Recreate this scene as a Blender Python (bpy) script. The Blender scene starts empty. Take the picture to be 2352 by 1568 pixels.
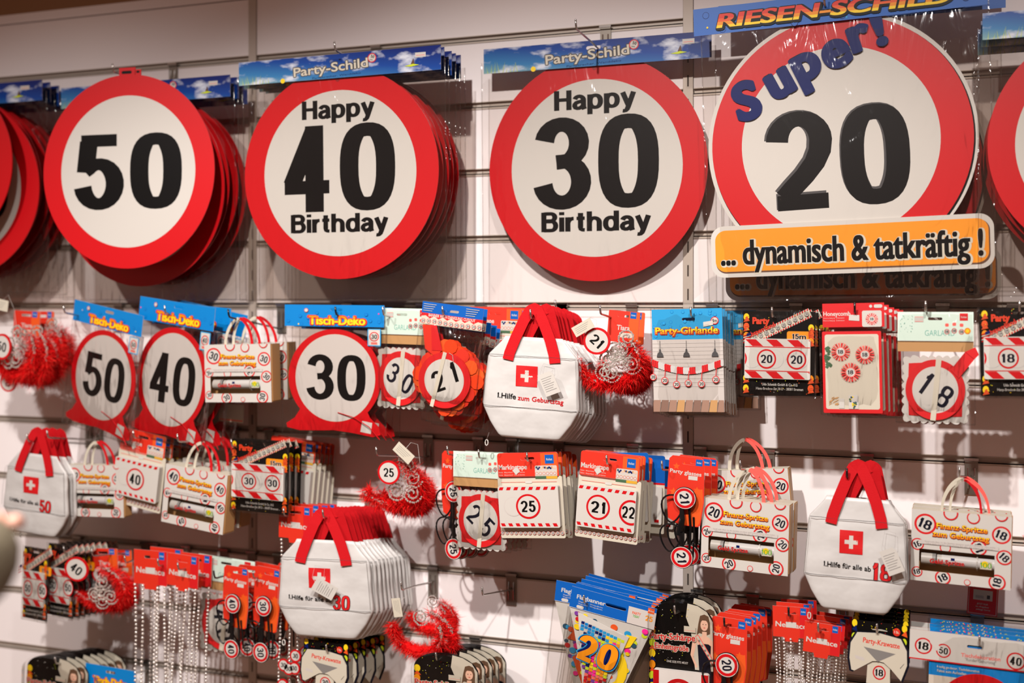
import bpy, bmesh, math, random
from mathutils import Vector, Matrix, Euler, noise
RND = random.Random(7)
S = bpy.context.scene
COL = S.collection
R = math.radians

# ---------------------------------------------------------------- camera
F = 2700.0                      # focal length in pixels of the 2352 px frame
TH = math.atan(F / 7189.0)      # angle between the lens axis and the wall's normal
G = 0.15                        # spacing of the grooves in the slat wall
DC = F * G / 154.6              # distance along the axis to the wall
ZC = 1.5                        # eye height
HY = 700.0                      # horizon row
CT, ST = math.cos(TH), math.sin(TH)
CAM = Vector((DC * ST, -DC * CT, ZC))
cd = bpy.data.cameras.new('camera')
cam = bpy.data.objects.new('camera', cd)
COL.objects.link(cam)
cam.location = CAM
cam.rotation_euler = (R(90), 0, TH)
cd.sensor_width = 36.0
cd.lens = 36.0 * F / 2352.0
cd.shift_y = (HY - 784.0) / 2352.0
cd.clip_start = 0.02
cd.dof.use_dof = True
cd.dof.focus_distance = 2.32
cd.dof.aperture_fstop = 1.7
S.camera = cam

# ---------------------------------------------------------------- world, lights, exposure
S.view_settings.view_transform = 'Standard'
S.view_settings.look = 'None'
S.view_settings.gamma = 1.0
S.view_settings.exposure = 0.0
S.view_settings.use_curve_mapping = False
w = bpy.data.worlds.new('shop')
S.world = w
w.use_nodes = True
w.node_tree.nodes['Background'].inputs[0].default_value = (0.22, 0.130, 0.100, 1)
w.node_tree.nodes['Background'].inputs[1].default_value = 0.95
try:
    S.cycles.transparent_max_bounces = 48
    S.cycles.max_bounces = 8
    S.cycles.caustics_reflective = False
    S.cycles.caustics_refractive = False
    S.cycles.sample_clamp_indirect = 6.0
except Exception:
    pass


def spot(x, y, z, tx, tz, power, ang=95, blend=0.9, r=0.035, col=(1.0, 0.94, 0.91)):
    l = bpy.data.lights.new('ceiling_spot', 'SPOT')
    l.energy = power
    l.spot_size = R(ang)
    l.spot_blend = blend
    l.shadow_soft_size = r
    l.color = col
    o = bpy.data.objects.new('ceiling_spot', l)
    COL.objects.link(o)
    o.location = (x, y, z)
    o.rotation_euler = (Vector((tx, 0, tz)) - Vector((x, y, z))).to_track_quat('-Z', 'Y').to_euler()


spot(-1.2, -2.35, 3.2, -1.25, -1.2, 205, 83, 0.5)
spot(0.08, -2.35, 3.2, -0.05, -1.2, 400, 83, 0.5)
spot(1.15, -2.35, 3.2, 1.0, -1.2, 220, 83, 0.5)


# ---------------------------------------------------------------- projection helpers
def at(px, py, d):
    """the point seen at pixel (px, py) on the plane d metres in front of the wall"""
    u = (px - 1176.0) / F
    v = (HY - py) / F
    right = Vector((CT, ST, 0))
    fwd = Vector((-ST, CT, 0))
    ray = fwd + right * u + Vector((0, 0, 1)) * v
    t = (-d - CAM.y) / ray.y
    return CAM + ray * t


# ---------------------------------------------------------------- materials
def lin(c):
    return tuple(((v / 255.0) / 12.92 if v / 255.0 <= 0.04045 else ((v / 255.0 + 0.055) / 1.055) ** 2.4) for v in c) + (1.0,)


MATS = {}
PAL = dict(white=(190, 185, 177), cream=(192, 184, 166), red=(188, 6, 16), red2=(194, 16, 20), orange=(216, 80, 20), ored=(202, 40, 18),
           black=(6, 5, 5), ink=(10, 10, 26), navy=(6, 24, 84), blue=(0, 84, 166), cyan=(0, 118, 188), lcyan=(26, 142, 194), yellow=(232, 196, 16),
           kraft=(182, 138, 88), mint=(200, 220, 206), teal=(110, 170, 155), grey=(120, 116, 112), lgrey=(184, 180, 176), dgrey=(70, 68, 68),
           brown=(92, 60, 40), dred=(140, 6, 12), pink=(232, 30, 130), purple=(110, 50, 140), green=(80, 160, 40), lime=(190, 205, 30),
           amber=(222, 134, 2), skin=(222, 176, 150), hair=(92, 66, 46), pale=(192, 180, 164), pinkred=(240, 90, 80), dteal=(30, 70, 90),
           wood=(150, 116, 98), darkwood=(124, 94, 80), salmon=(225, 100, 90), night=(22, 24, 60), gold=(200, 150, 40), foliage=(60, 90, 60), palegrey=(188, 180, 173))


def nodes(m):
    m.use_nodes = True
    nt = m.node_tree
    return nt, nt.nodes['Principled BSDF']


def mat(key, rough=0.45, metal=0.0, spec=0.45, rgb=None, bump=0.0, bscale=40.0, coat=0.0):
    if key in MATS:
        return MATS[key]
    m = bpy.data.materials.new(key)
    nt, b = nodes(m)
    b.inputs['Base Color'].default_value = lin(rgb or PAL[key])
    b.inputs['Roughness'].default_value = rough
    b.inputs['Metallic'].default_value = metal
    b.inputs['Specular IOR Level'].default_value = spec
    if coat:
        b.inputs['Coat Weight'].default_value = coat
        b.inputs['Coat Roughness'].default_value = 0.12
    if bump:
        t = nt.nodes.new('ShaderNodeTexNoise')
        t.inputs['Scale'].default_value = bscale
        t.inputs['Detail'].default_value = 3
        tc = nt.nodes.new('ShaderNodeTexCoord')
        nt.links.new(tc.outputs['Object'], t.inputs['Vector'])
        bp = nt.nodes.new('ShaderNodeBump')
        bp.inputs['Strength'].default_value = bump
        bp.inputs['Distance'].default_value = 0.01
        nt.links.new(t.outputs['Fac'], bp.inputs['Height'])
        nt.links.new(bp.outputs['Normal'], b.inputs['Normal'])
    MATS[key] = m
    return m


def film_mat(key, tint, base, bump, scale, rough=0.1):
    m = bpy.data.materials.new(key)
    m.use_nodes = True
    nt = m.node_tree
    nt.nodes.clear()
    out = nt.nodes.new('ShaderNodeOutputMaterial')
    mix = nt.nodes.new('ShaderNodeMixShader')
    tr = nt.nodes.new('ShaderNodeBsdfTransparent')
    tr.inputs[0].default_value = (tint, tint * 0.99, tint * 0.98, 1)
    gl = nt.nodes.new('ShaderNodeBsdfGlossy')
    gl.inputs['Roughness'].default_value = rough
    tc = nt.nodes.new('ShaderNodeTexCoord')
    mp = nt.nodes.new('ShaderNodeMapping')
    mp.inputs['Scale'].default_value = (1.0, 1.0, 0.35)
    mp.inputs['Rotation'].default_value = (0, 0.35, 0)
    no = nt.nodes.new('ShaderNodeTexNoise')
    no.inputs['Scale'].default_value = scale
    no.inputs['Detail'].default_value = 3
    no.inputs['Distortion'].default_value = 1.6
    bp = nt.nodes.new('ShaderNodeBump')
    bp.inputs['Strength'].default_value = bump
    bp.inputs['Distance'].default_value = 0.02
    lw = nt.nodes.new('ShaderNodeLayerWeight')
    lw.inputs['Blend'].default_value = 0.2
    ma = nt.nodes.new('ShaderNodeMath')
    ma.operation = 'MULTIPLY_ADD'
    ma.inputs[1].default_value = 0.5
    ma.inputs[2].default_value = base
    L = nt.links.new
    L(tc.outputs['Object'], mp.inputs[0])
    L(mp.outputs[0], no.inputs['Vector'])
    L(no.outputs['Fac'], bp.inputs['Height'])
    L(bp.outputs[0], gl.inputs['Normal'])
    L(bp.outputs[0], lw.inputs['Normal'])
    L(lw.outputs['Fresnel'], ma.inputs[0])
    L(ma.outputs[0], mix.inputs[0])
    L(tr.outputs[0], mix.inputs[1])
    L(gl.outputs[0], mix.inputs[2])
    L(mix.outputs[0], out.inputs[0])
    MATS[key] = m


film_mat('film', 0.962, 0.03, 0.55, 11.0, 0.09)
film_mat('weld', 0.80, 0.12, 0.6, 30.0, 0.15)
film_mat('shell', 0.97, 0.03, 0.1, 6.0, 0.08)


def sky_mat():
    """printed sky of the header cards: blue with clouds and a green meadow edge"""
    m = bpy.data.materials.new('skyprint')
    nt, b = nodes(m)
    tc = nt.nodes.new('ShaderNodeTexCoord')
    sp = nt.nodes.new('ShaderNodeSeparateXYZ')
    L = nt.links.new
    L(tc.outputs['Generated'], sp.inputs[0])
    base = nt.nodes.new('ShaderNodeValToRGB')
    e = base.color_ramp.elements
    e[0].position = 0.0
    e[0].color = lin((120, 160, 160))
    e[1].position = 1.0
    e[1].color = lin((6, 30, 100))
    x = e.new(0.25)
    x.color = lin((50, 115, 165))
    x = e.new(0.6)
    x.color = lin((12, 62, 140))
    ad = nt.nodes.new('ShaderNodeMath')
    ad.operation = 'MULTIPLY_ADD'
    ad.inputs[1].default_value = 0.55
    L(sp.outputs['X'], ad.inputs[0])
    hz = nt.nodes.new('ShaderNodeMath')
    hz.operation = 'MULTIPLY'
    hz.inputs[1].default_value = 0.55
    L(sp.outputs['Z'], hz.inputs[0])
    L(hz.outputs[0], ad.inputs[2])
    L(ad.outputs[0], base.inputs[0])
    mp = nt.nodes.new('ShaderNodeMapping')
    mp.inputs['Scale'].default_value = (7.0, 1.0, 1.7)
    mp.inputs['Location'].default_value = (0.6, 0, 0.2)
    L(tc.outputs['Generated'], mp.inputs[0])
    no = nt.nodes.new('ShaderNodeTexNoise')
    no.inputs['Scale'].default_value = 1.3
    no.inputs['Detail'].default_value = 4
    L(mp.outputs[0], no.inputs['Vector'])
    cr = nt.nodes.new('ShaderNodeValToRGB')
    cr.color_ramp.elements[0].position = 0.52
    cr.color_ramp.elements[1].position = 0.68
    L(no.outputs['Fac'], cr.inputs[0])
    mx = nt.nodes.new('ShaderNodeMix')
    mx.data_type = 'RGBA'
    mx.inputs[7].default_value = lin((200, 205, 215))
    L(cr.outputs[0], mx.inputs[0])
    L(base.outputs[0], mx.inputs[6])
    L(mx.outputs[2], b.inputs['Base Color'])
    b.inputs['Roughness'].default_value = 0.3
    MATS['skyprint'] = m


sky_mat()
mat('alu', 0.5, 0.2, rgb=(188, 176, 164))
mat('steel', 0.22, 0.95, rgb=(190, 186, 182))
mat('plate', 0.35, 0.6, rgb=(138, 130, 120))
mat('board', 0.5, 0, 0.4, rgb=(240, 232, 230))
mat('gap', 0.7, 0, 0.2, rgb=(60, 50, 44))
mat('strap', 0.75, 0, 0.2, rgb=(186, 10, 20), bump=0.22, bscale=900)
mat('vinyl', 0.4, 0, 0.5, rgb=(192, 189, 185), bump=0.35, bscale=14)
mat('feather', 0.8, 0, 0.1, rgb=(214, 14, 16))
mat('feather2', 0.8, 0, 0.1, rgb=(236, 60, 48))
mat('bead', 0.2, 0.75, rgb=(236, 230, 222))
mat('glassblack', 0.25, 0, 0.6, rgb=(10, 10, 12))
mat('acryl', 0.2, 0, 0.5, rgb=(172, 166, 158))
mat('tissue', 0.9, 0, 0.1, rgb=(222, 62, 26))
mat('fabric', 0.9, 0, 0.1, rgb=(112, 104, 86), bump=0.3, bscale=60)
mat('satin', 0.28, 0, 0.5, rgb=(226, 220, 214), bump=0.15, bscale=8)


def M(k):
    if k in MATS:
        return MATS[k]
    gl = 0.38 if k in ('red', 'black', 'navy', 'blue', 'cyan', 'skyprint') else 0.5
    return mat(k, gl, spec=.25 if k in ('black', 'ink', 'navy', 'dgrey') else .45)


# ---------------------------------------------------------------- mesh builder (millimetres)
def tag(o, label=None, cat=None, group=None, kind=None):
    if label:
        o['label'] = label
    if cat:
        o['category'] = cat
    if group:
        o['group'] = group
    if kind:
        o['kind'] = kind
    return o


def thing(name, label, cat, group=None):
    o = bpy.data.objects.new(name, None)
    o.empty_display_size = 0.02
    COL.objects.link(o)
    return tag(o, label, cat, group)


class MB:
    def __init__(s):
        s.v, s.f, s.m, s.k = [], [], [], []
        s.lv = 0.0

    def mi(s, m):
        if m not in s.k:
            s.k.append(m)
        return s.k.index(m)

    def add(s, vs, fs, m):
        n = len(s.v)
        i = s.mi(m)
        s.v += vs
        for f in fs:
            s.f.append([a + n for a in f])
            s.m.append(i)

    def box(s, x0, x1, y0, y1, z0, z1, m):
        s.add([(x, y, z) for x in (x0, x1) for y in (y0, y1) for z in (z0, z1)],
              [(0, 1, 3, 2), (4, 6, 7, 5), (0, 4, 5, 1), (2, 3, 7, 6), (0, 2, 6, 4), (1, 5, 7, 3)], m)

    def prism(s, p, y0, y1, m, side=None):
        n = len(p)
        s.add([(x, y0, z) for x, z in p] + [(x, y1, z) for x, z in p], [list(range(n)), list(range(2 * n - 1, n - 1, -1))], m)
        s.add([(x, y0, z) for x, z in p] + [(x, y1, z) for x, z in p], [(i, i + n, (i + 1) % n + n, (i + 1) % n) for i in range(n)], side or m)

    def holed(s, outer, inners, y0, y1, m, side=None):
        bm = bmesh.new()
        loops = []
        for lp in [outer] + inners:
            vs = [bm.verts.new((x, 0, z)) for x, z in lp]
            for i in range(len(vs)):
                bm.edges.new((vs[i], vs[(i + 1) % len(vs)]))
            loops.append(vs)
        bmesh.ops.triangle_fill(bm, use_beauty=True, use_dissolve=False, edges=bm.edges[:])
        bm.verts.index_update()
        co = [(v.co.x, v.co.z) for v in bm.verts]
        fs = [[v.index for v in f.verts] for f in bm.faces]
        s.add([(x, y0, z) for x, z in co], fs, m)
        s.add([(x, y1, z) for x, z in co], [f[::-1] for f in fs], m)
        for lp in loops:
            ii = [v.index for v in lp]
            n = len(ii)
            s.add([(co[i][0], y0, co[i][1]) for i in ii] + [(co[i][0], y1, co[i][1]) for i in ii],
                  [(i, i + n, (i + 1) % n + n, (i + 1) % n) for i in range(n)], side or m)
        bm.free()

    def tube(s, pts, r, m, seg=6, closed=False):
        pts = [Vector(p) for p in pts]
        n = len(pts)
        vs = []
        up = Vector((0.12, 0.3, 1)).normalized()
        for i, p in enumerate(pts):
            a = pts[(i - 1) % n] if (closed or i > 0) else p
            b = pts[(i + 1) % n] if (closed or i < n - 1) else p
            t = (b - a).normalized()
            q = t.cross(up)
            if q.length < 0.1:
                q = t.cross(Vector((1, 0, 0.2)))
            q.normalize()
            w_ = t.cross(q)
            rr = r[i] if isinstance(r, (list, tuple)) else r
            vs += [tuple(p + (q * math.cos(6.2832 * k / seg) + w_ * math.sin(6.2832 * k / seg)) * rr) for k in range(seg)]
        fs = []
        for i in range(n if closed else n - 1):
            j = (i + 1) % n
            for k in range(seg):
                fs.append((i * seg + k, i * seg + (k + 1) % seg, j * seg + (k + 1) % seg, j * seg + k))
        if not closed:
            fs += [tuple(range(seg))[::-1], tuple(range((n - 1) * seg, n * seg))]
        s.add(vs, fs, m)

    def ball(s, c, r, m, hi=False):
        vs, fs = ICO2 if hi else ICO1
        s.add([(c[0] + a * r, c[1] + b * r, c[2] + d * r) for a, b, d in vs], fs, m)

    def strip(s, pts, w, th, m, nrm=None):
        """flat band through 3-D points; w wide across the path (in the xz plane), th thick"""
        n = len(pts)
        vs = []
        for i, p in enumerate(pts):
            a, b = pts[max(0, i - 1)], pts[min(n - 1, i + 1)]
            t = Vector((b[0] - a[0], 0, b[2] - a[2]))
            if t.length < 1e-6:
                t = Vector((0, 0, 1))
            t.normalize()
            q = Vector((t.z, 0, -t.x)) * (w / 2)
            P = Vector(p)
            vs += [tuple(P + q + Vector((0, -th / 2, 0))), tuple(P - q + Vector((0, -th / 2, 0))), tuple(P - q + Vector((0, th / 2, 0))), tuple(P + q + Vector((0, th / 2, 0)))]
        fs = []
        for i in range(n - 1):
            for k in range(4):
                fs.append((i * 4 + k, i * 4 + (k + 1) % 4, (i + 1) * 4 + (k + 1) % 4, (i + 1) * 4 + k))
        fs += [(3, 2, 1, 0), tuple(range(4 * n - 4, 4 * n))]
        s.add(vs, fs, m)

    def build(s, name, parent=None, smooth=False, kind=None, label=None):
        me = bpy.data.meshes.new(name)
        me.from_pydata([(a * 0.001, b * 0.001, c * 0.001) for a, b, c in s.v], [], s.f)
        for k in s.k:
            me.materials.append(M(k))
        if kind is None and name.endswith('print'):
            kind = 'stuff'
        me.polygons.foreach_set('material_index', s.m)
        if smooth:
            me.polygons.foreach_set('use_smooth', [True] * len(me.polygons))
        me.update()
        o = bpy.data.objects.new(name, me)
        COL.objects.link(o)
        if parent:
            o.parent = parent
        if kind:
            o['kind'] = kind
        if label:
            o['label'] = label
        return o

    def gridrect(s, x0, x1, z0, z1, m, y=0.0, n=8):
        s.lv += 0.03
        vs = [(x0 + (x1 - x0) * i / n, y - s.lv, z0 + (z1 - z0) * j / n) for j in range(n + 1) for i in range(n + 1)]
        s.add(vs, [(j * (n + 1) + i, j * (n + 1) + i + 1, (j + 1) * (n + 1) + i + 1, (j + 1) * (n + 1) + i) for j in range(n) for i in range(n)], m)

    # ---- flat print, laid on in thin layers towards the viewer (-y)
    def lay(s, p, m, y=0.0):
        s.lv += 0.03
        s.add([(x, y - s.lv, z) for x, z in p], [list(range(len(p)))], m)

    def laym(s, vs, fs, m, y=0.0, step=True):
        if step:
            s.lv += 0.03
        s.add([(q[0], y - s.lv - (q[2] * 0.01 if len(q) > 2 else 0), q[1]) for q in vs], fs, m)

    def text(s, t, x, z, h, m, y=0.0, al='c', fit=None, rot=0.0, bold=1, out=None, ow=0.09, bands=None, shear=0.0, res=3, pen=None):
        if bold == 2 and h <= 16:
            bold = 1.35
        vs, fs, wd = lettering(t, bold, res, pen)
        if not fs:
            return
        sx = h if fit is None else fit / wd
        ca, sa = math.cos(R(rot)), math.sin(R(rot))
        x0 = {'c': -wd / 2, 'l': 0.0, 'r': -wd}[al]

        kmax = 0.01 * (1 + max(q[2] for q in vs))

        def tr(pts, dx=0, dz=0, dk=0):
            r = []
            for a, b, k_ in pts:
                X, Z = (a + x0 + dx + shear * b) * sx, (b - 0.5 + dz) * h
                r.append((x + X * ca - Z * sa, z + X * sa + Z * ca, k_ + dk))
            return r
        if out:
            s.lv += 0.03
            for k in range(8):
                s.laym(tr(vs, ow * math.cos(k * 0.785) * h / sx, ow * math.sin(k * 0.785), k * kmax * 100), fs, out, y, False)
            s.lv += kmax * 8
        if not bands:
            s.laym(tr(vs), fs, m, y)
            s.lv += kmax
        else:
            s.lv += 0.03
            for z0, z1, c in bands:
                pv, pf = [], []
                for f in fs:
                    q = clip([vs[i] for i in f], 1, z0, True)
                    q = clip(q, 1, z1, False) if q else q
                    if q and len(q) > 2:
                        pf.append(list(range(len(pv), len(pv) + len(q))))
                        pv += q
                if pf:
                    s.laym(tr(pv), pf, c, y, False)
            s.lv += kmax

    def badge(s, x, z, r, t, rot=0, y=0.0, ring='red', inner=0.8, seg=20, tc='black', th=0.95, rim=None, fit=None, base='white'):
        if rim:
            s.lay(circ(x, z, r * 1.08, seg), rim, y)
        s.lay(circ(x, z, r, seg), ring, y)
        s.lay(circ(x, z, r * inner, seg), base, y)
        if t:
            s.text(t, x, z, r * th, tc, y, rot=rot, fit=fit or r * (1.22 if len(t) > 1 else 0.6), res=2)


def clip(p, ax, v, above):
    out = []
    n = len(p)
    for i in range(n):
        a, b = p[i], p[(i + 1) % n]
        ia, ib = (a[ax] >= v) == above or a[ax] == v, (b[ax] >= v) == above or b[ax] == v
        if ia:
            out.append(a)
        if ia != ib and a[ax] != b[ax]:
            t = (v - a[ax]) / (b[ax] - a[ax])
            out.append(tuple(a[j] + (b[j] - a[j]) * t for j in range(len(a))))
    return out


def cliprect(p, x0, x1, z0, z1):
    for ax, v, ab in ((0, x0, True), (0, x1, False), (1, z0, True), (1, z1, False)):
        p = clip(p, ax, v, ab)
        if len(p) < 3:
            return None
    return p


def circ(x, z, r, n=32, rz=None):
    rz = rz or r
    return [(x + r * math.cos(6.28318 * i / n), z + rz * math.sin(6.28318 * i / n)) for i in range(n)]


def rect(x0, x1, z0, z1):
    return [(x0, z0), (x1, z0), (x1, z1), (x0, z1)]


def rrect(x0, x1, z0, z1, r, n=4):
    p = []
    for cx, cz, a in ((x1 - r, z0 + r, -90), (x1 - r, z1 - r, 0), (x0 + r, z1 - r, 90), (x0 + r, z0 + r, 180)):
        for i in range(n + 1):
            t = R(a + 90 * i / n)
            p.append((cx + r * math.cos(t), cz + r * math.sin(t)))
    return p


def slot(x, z, w_=30, h=7):
    """euro slot outline"""
    p = rrect(x - w_ / 2, x + w_ / 2, z - h / 2, z + h / 2, h / 2 - 0.01, 3)
    return p


def _ico(n):
    bm = bmesh.new()
    bmesh.ops.create_icosphere(bm, subdivisions=n, radius=1.0)
    bm.verts.index_update()
    r = ([tuple(v.co) for v in bm.verts], [[v.index for v in f.verts] for f in bm.faces])
    bm.free()
    return r


ICO1, ICO2 = _ico(1), _ico(2)

# ---------------------------------------------------------------- numerals drawn with a broad elliptical pen
def arc(cx, cz, rx, rz, a0, a1, n=14):
    return [(cx + rx * math.cos(R(a0 + (a1 - a0) * i / n)), cz + rz * math.sin(R(a0 + (a1 - a0) * i / n))) for i in range(n + 1)]


def sup(cx, cz, rx, rz, a0, a1, n=24, e=0.78):
    r = []
    for i in range(n + 1):
        t = R(a0 + (a1 - a0) * i / n)
        c, s_ = math.cos(t), math.sin(t)
        r.append((cx + rx * math.copysign(abs(c) ** e, c), cz + rz * math.copysign(abs(s_) ** e, s_)))
    return r


DIG = {
    '0': [sup(.5, .5, .5, .5, 0, 360, 36)],
    '1': [[(.72, -.09), (.72, 1.09)], arc(.1, 1.05, .55, .27, -90, -10, 6)],
    '2': [arc(.5, .73, .5, .27, 178, 0, 14) + [(.97, .6), (.84, .46), (.6, .31), (.32, .17), (.12, .06)], [(-.05, 0), (1.12, 0)]],
    '3': [arc(.5, .76, .45, .24, 172, -75, 16) + [(.36, .515)], [(.36, .52)] + arc(.5, .265, .5, .265, 80, -172, 18)],
    '4': [[(.72, -.09), (.72, 1.09)], [(-.14, .25), (1.14, .25)], [(.07, .29), (.7, 1.02)]],
    '5': [[(-.04, 1.0), (1.06, 1.0)], [(.2, .99), (.1, .5)], [(.07, .52)] + arc(.5, .315, .5, .315, 128, -172, 20)],
    '6': [sup(.5, .3, .5, .3, 0, 360, 28), arc(.52, .58, .5, .42, 50, 190, 12)],
    '7': [[(-.1, 1), (1.05, 1)], [(1.0, 1.0), (.62, .55), (.38, -.07)]],
    '8': [sup(.5, .76, .44, .24, 0, 360, 24), sup(.5, .26, .5, .26, 0, 360, 24)],
    '9': [sup(.5, .7, .5, .3, 0, 360, 28), arc(.48, .42, .5, .42, -130, 10, 12)],
}


def stroke(path, a, b, W):
    P = [(a / 2 + u * (W - a), b / 2 + v * (1 - b)) for u, v in path]
    closed = abs(P[0][0] - P[-1][0]) < 1e-6 and abs(P[0][1] - P[-1][1]) < 1e-6 and len(P) > 8
    vs, fs = [], []
    n = len(P)
    for i in range(n):
        p0 = P[i - 1] if i > 0 else (P[n - 2] if closed else P[0])
        p1 = P[i + 1] if i < n - 1 else (P[1] if closed else P[-1])
        tx, tz = p1[0] - p0[0], p1[1] - p0[1]
        L = math.hypot(tx, tz) or 1
        nx, nz = tz / L, -tx / L
        q = math.hypot(a / 2 * nx, b / 2 * nz) or 1e-6
        ox, oz = nx * q, nz * q
        vs += [(P[i][0] + ox, P[i][1] + oz), (P[i][0] - ox, P[i][1] - oz)]
    for i in range(n - 1):
        fs.append([2 * i, 2 * i + 1, 2 * i + 3, 2 * i + 2])
    return vs, fs


# grotesque letters for the large words: (advance, centre lines) in cap-height units
GROT = {
    'H': (.76, [[(.1, 0), (.1, 1)], [(.66, 0), (.66, 1)], [(.1, .53), (.66, .53)]]),
    'a': (.60, [arc(.29, .47, .195, .195, 165, 0, 10) + [(.485, .3), (.49, .12), (.53, 0)], [(.485, .42), (.28, .385), (.15, .34), (.1, .26), (.09, .19), (.12, .11), (.2, .066), (.3, .07), (.4, .12), (.48, .22)]]),
    'p': (.67, [[(.1, -.27), (.1, .73)], sup(.34, .365, .235, .3, 0, 360, 24, .9)]),
    'd': (.67, [[(.57, 0), (.57, 1)], sup(.33, .365, .235, .3, 0, 360, 24, .9)]),
    'h': (.65, [[(.1, 0), (.1, 1)], arc(.325, .44, .215, .22, 180, 0, 12) + [(.54, 0)]]),
    'y': (.60, [[(.07, .73), (.33, .04)], [(.55, .73), (.32, .02), (.27, -.11), (.21, -.18), (.13, -.2), (.07, -.19)]]),
    'B': (.74, [[(.1, 0), (.1, 1)], [(.1, .925), (.4, .925)] + arc(.42, .745, .18, .18, 90, -90, 10) + [(.1, .565)], [(.1, .53), (.42, .53)] + arc(.44, .305, .2, .23, 90, -90, 12) + [(.1, .075)]]),
    'i': (.2, [[(.1, 0), (.1, .73)], [(.1, .84), (.1, 1)]]),
    'r': (.42, [[(.1, 0), (.1, .73)], arc(.36, .39, .26, .27, 180, 88, 10)]),
    't': (.40, [[(.18, .93), (.18, .2), (.2, .12), (.26, .08), (.37, .07)], [(.0, .66), (.37, .66)]]),
}
TXT = {}


def font_mesh(t, bold, res):
    cu = bpy.data.curves.new('t', 'FONT')
    cu.body = t
    cu.size = 1.0
    cu.resolution_u = res
    cu.offset = 0.016 if bold else 0.0
    ob = bpy.data.objects.new('t', cu)
    COL.objects.link(ob)
    dg = bpy.context.evaluated_depsgraph_get()
    me = bpy.data.meshes.new_from_object(ob.evaluated_get(dg))
    vs = [(v.co.x, v.co.y) for v in me.vertices]
    fs = [list(p.vertices) for p in me.polygons]
    bpy.data.meshes.remove(me)
    bpy.data.objects.remove(ob)
    bpy.data.curves.remove(cu)
    return vs, fs


def lettering(t, bold=1, res=3, pen=None):
    key = (t, bold, res, pen)
    if key in TXT:
        return TXT[key]
    pa, pb = pen or ((0.2, 0.155) if bold else (0.13, 0.115))
    if bold == 'grot':
        V, Fc, x = [], [], 0.0
        for ch in t:
            adv, sts = GROT[ch]
            for kk, st in enumerate(sts):
                # stroke() maps its unit box to W x 1 less the pen; undo that
                vs, fs = stroke([((u - .12) / .76, (v - .09) / .82) for u, v in st], .24, .18, 1.0)
                n = len(V)
                V += [(a + x, b, kk) for a, b in vs]
                Fc += [[k + n for k in f] for f in fs]
            x += adv + .075
        mn, mx = min(q[0] for q in V), max(q[0] for q in V)
        TXT[key] = ([(q[0] - mn, q[1], q[2]) for q in V], Fc, mx - mn)
        return TXT[key]
    V, Fc, x = [], [], 0.0
    run = ''
    CAP = 0.70
    i = 0
    while i <= len(t):
        ch = t[i] if i < len(t) else None
        if ch is None or ch in DIG:
            if run:
                lead = len(run) - len(run.lstrip())
                trail = len(run) - len(run.rstrip())
                x += 0.34 * lead
                if run.strip():
                    vs, fs = font_mesh(run.strip(), bold, res)
                    if vs:
                        n = len(V)
                        mn = min(a for a, b in vs)
                        V += [((a - mn) / CAP + x, b / CAP, 0) for a, b in vs]
                        Fc += [[k + n for k in f] for f in fs]
                        if bold > 1:
                            for kk, dx in enumerate((-0.035 * (bold - 1), 0.035 * (bold - 1))):
                                n = len(V)
                                V += [((a - mn) / CAP + x + dx, b / CAP, kk + 1) for a, b in vs]
                                Fc += [[k + n for k in f] for f in fs]
                        x += (max(a for a, b in vs) - mn) / CAP + 0.08
                x += 0.34 * trail
                run = ''
            if ch in DIG and ch is not None:
                W = 0.60 if ch != '1' else 0.44
                for kk, st in enumerate(DIG[ch]):
                    vs, fs = stroke(st, pa, pb, W)
                    n = len(V)
                    V += [(a + x, b, kk) for a, b in vs]
                    Fc += [[k + n for k in f] for f in fs]
                x += W + 0.07
        else:
            run += ch
        i += 1
    if V:
        mn, mx = min(q[0] for q in V), max(q[0] for q in V)
        V = [(q[0] - mn, q[1], q[2]) for q in V]
        wd = mx - mn
    else:
        wd = 1
    TXT[key] = (V, Fc, wd)
    return TXT[key]


# ---------------------------------------------------------------- placing and copying
def fit(o, cx, cy, wpx, hpx, d, W, H, zc=0.0, roll=0.0, yaw=0.0, pitch=0.0, uni=None):
    """size and hang thing o (nominal W x H mm round (0, zc)) where the photo shows it"""
    pl, pr = at(cx - wpx / 2, cy, d), at(cx + wpx / 2, cy, d)
    pt, pb = at(cx, cy - hpx / 2, d), at(cx, cy + hpx / 2, d)
    P0 = at(cx, cy, d)
    tana = (CAM.x - P0.x) / (P0.y - CAM.y)
    sx = (pr.x - pl.x) / (W * 0.001) / max(0.5, math.cos(R(yaw)) + math.sin(R(yaw)) * tana)
    sz = (pt.z - pb.z) / (H * 0.001) / max(0.5, math.cos(R(pitch)))
    if uni == 'z':
        sx = sz
    elif uni == 'x':
        sz = sx
    o.scale = (sx, (sx + sz) / 2 if uni is None else sx, sz)
    o.rotation_euler = (R(pitch), R(-roll), R(yaw))
    m = o.rotation_euler.to_matrix()
    o.location = at(cx, cy, d) - m @ Vector((0, 0, zc * 0.001 * sz))
    return o


def kids(o):
    return [c for c in COL.objects if c.parent == o]


KID = {}


def copy_tree(o, parent=None, ch=None):
    if ch is None:
        ch = {}
        for c in COL.objects:
            if c.parent:
                ch.setdefault(c.parent.name, []).append(c)
    c = o.copy()
    COL.objects.link(c)
    c.parent = parent
    for k in ch.get(o.name, []):
        copy_tree(k, c, ch)
    return c


ORD = ['second', 'third', 'fourth', 'fifth', 'sixth', 'seventh', 'eighth', 'ninth', 'tenth', 'eleventh', 'twelfth']


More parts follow.
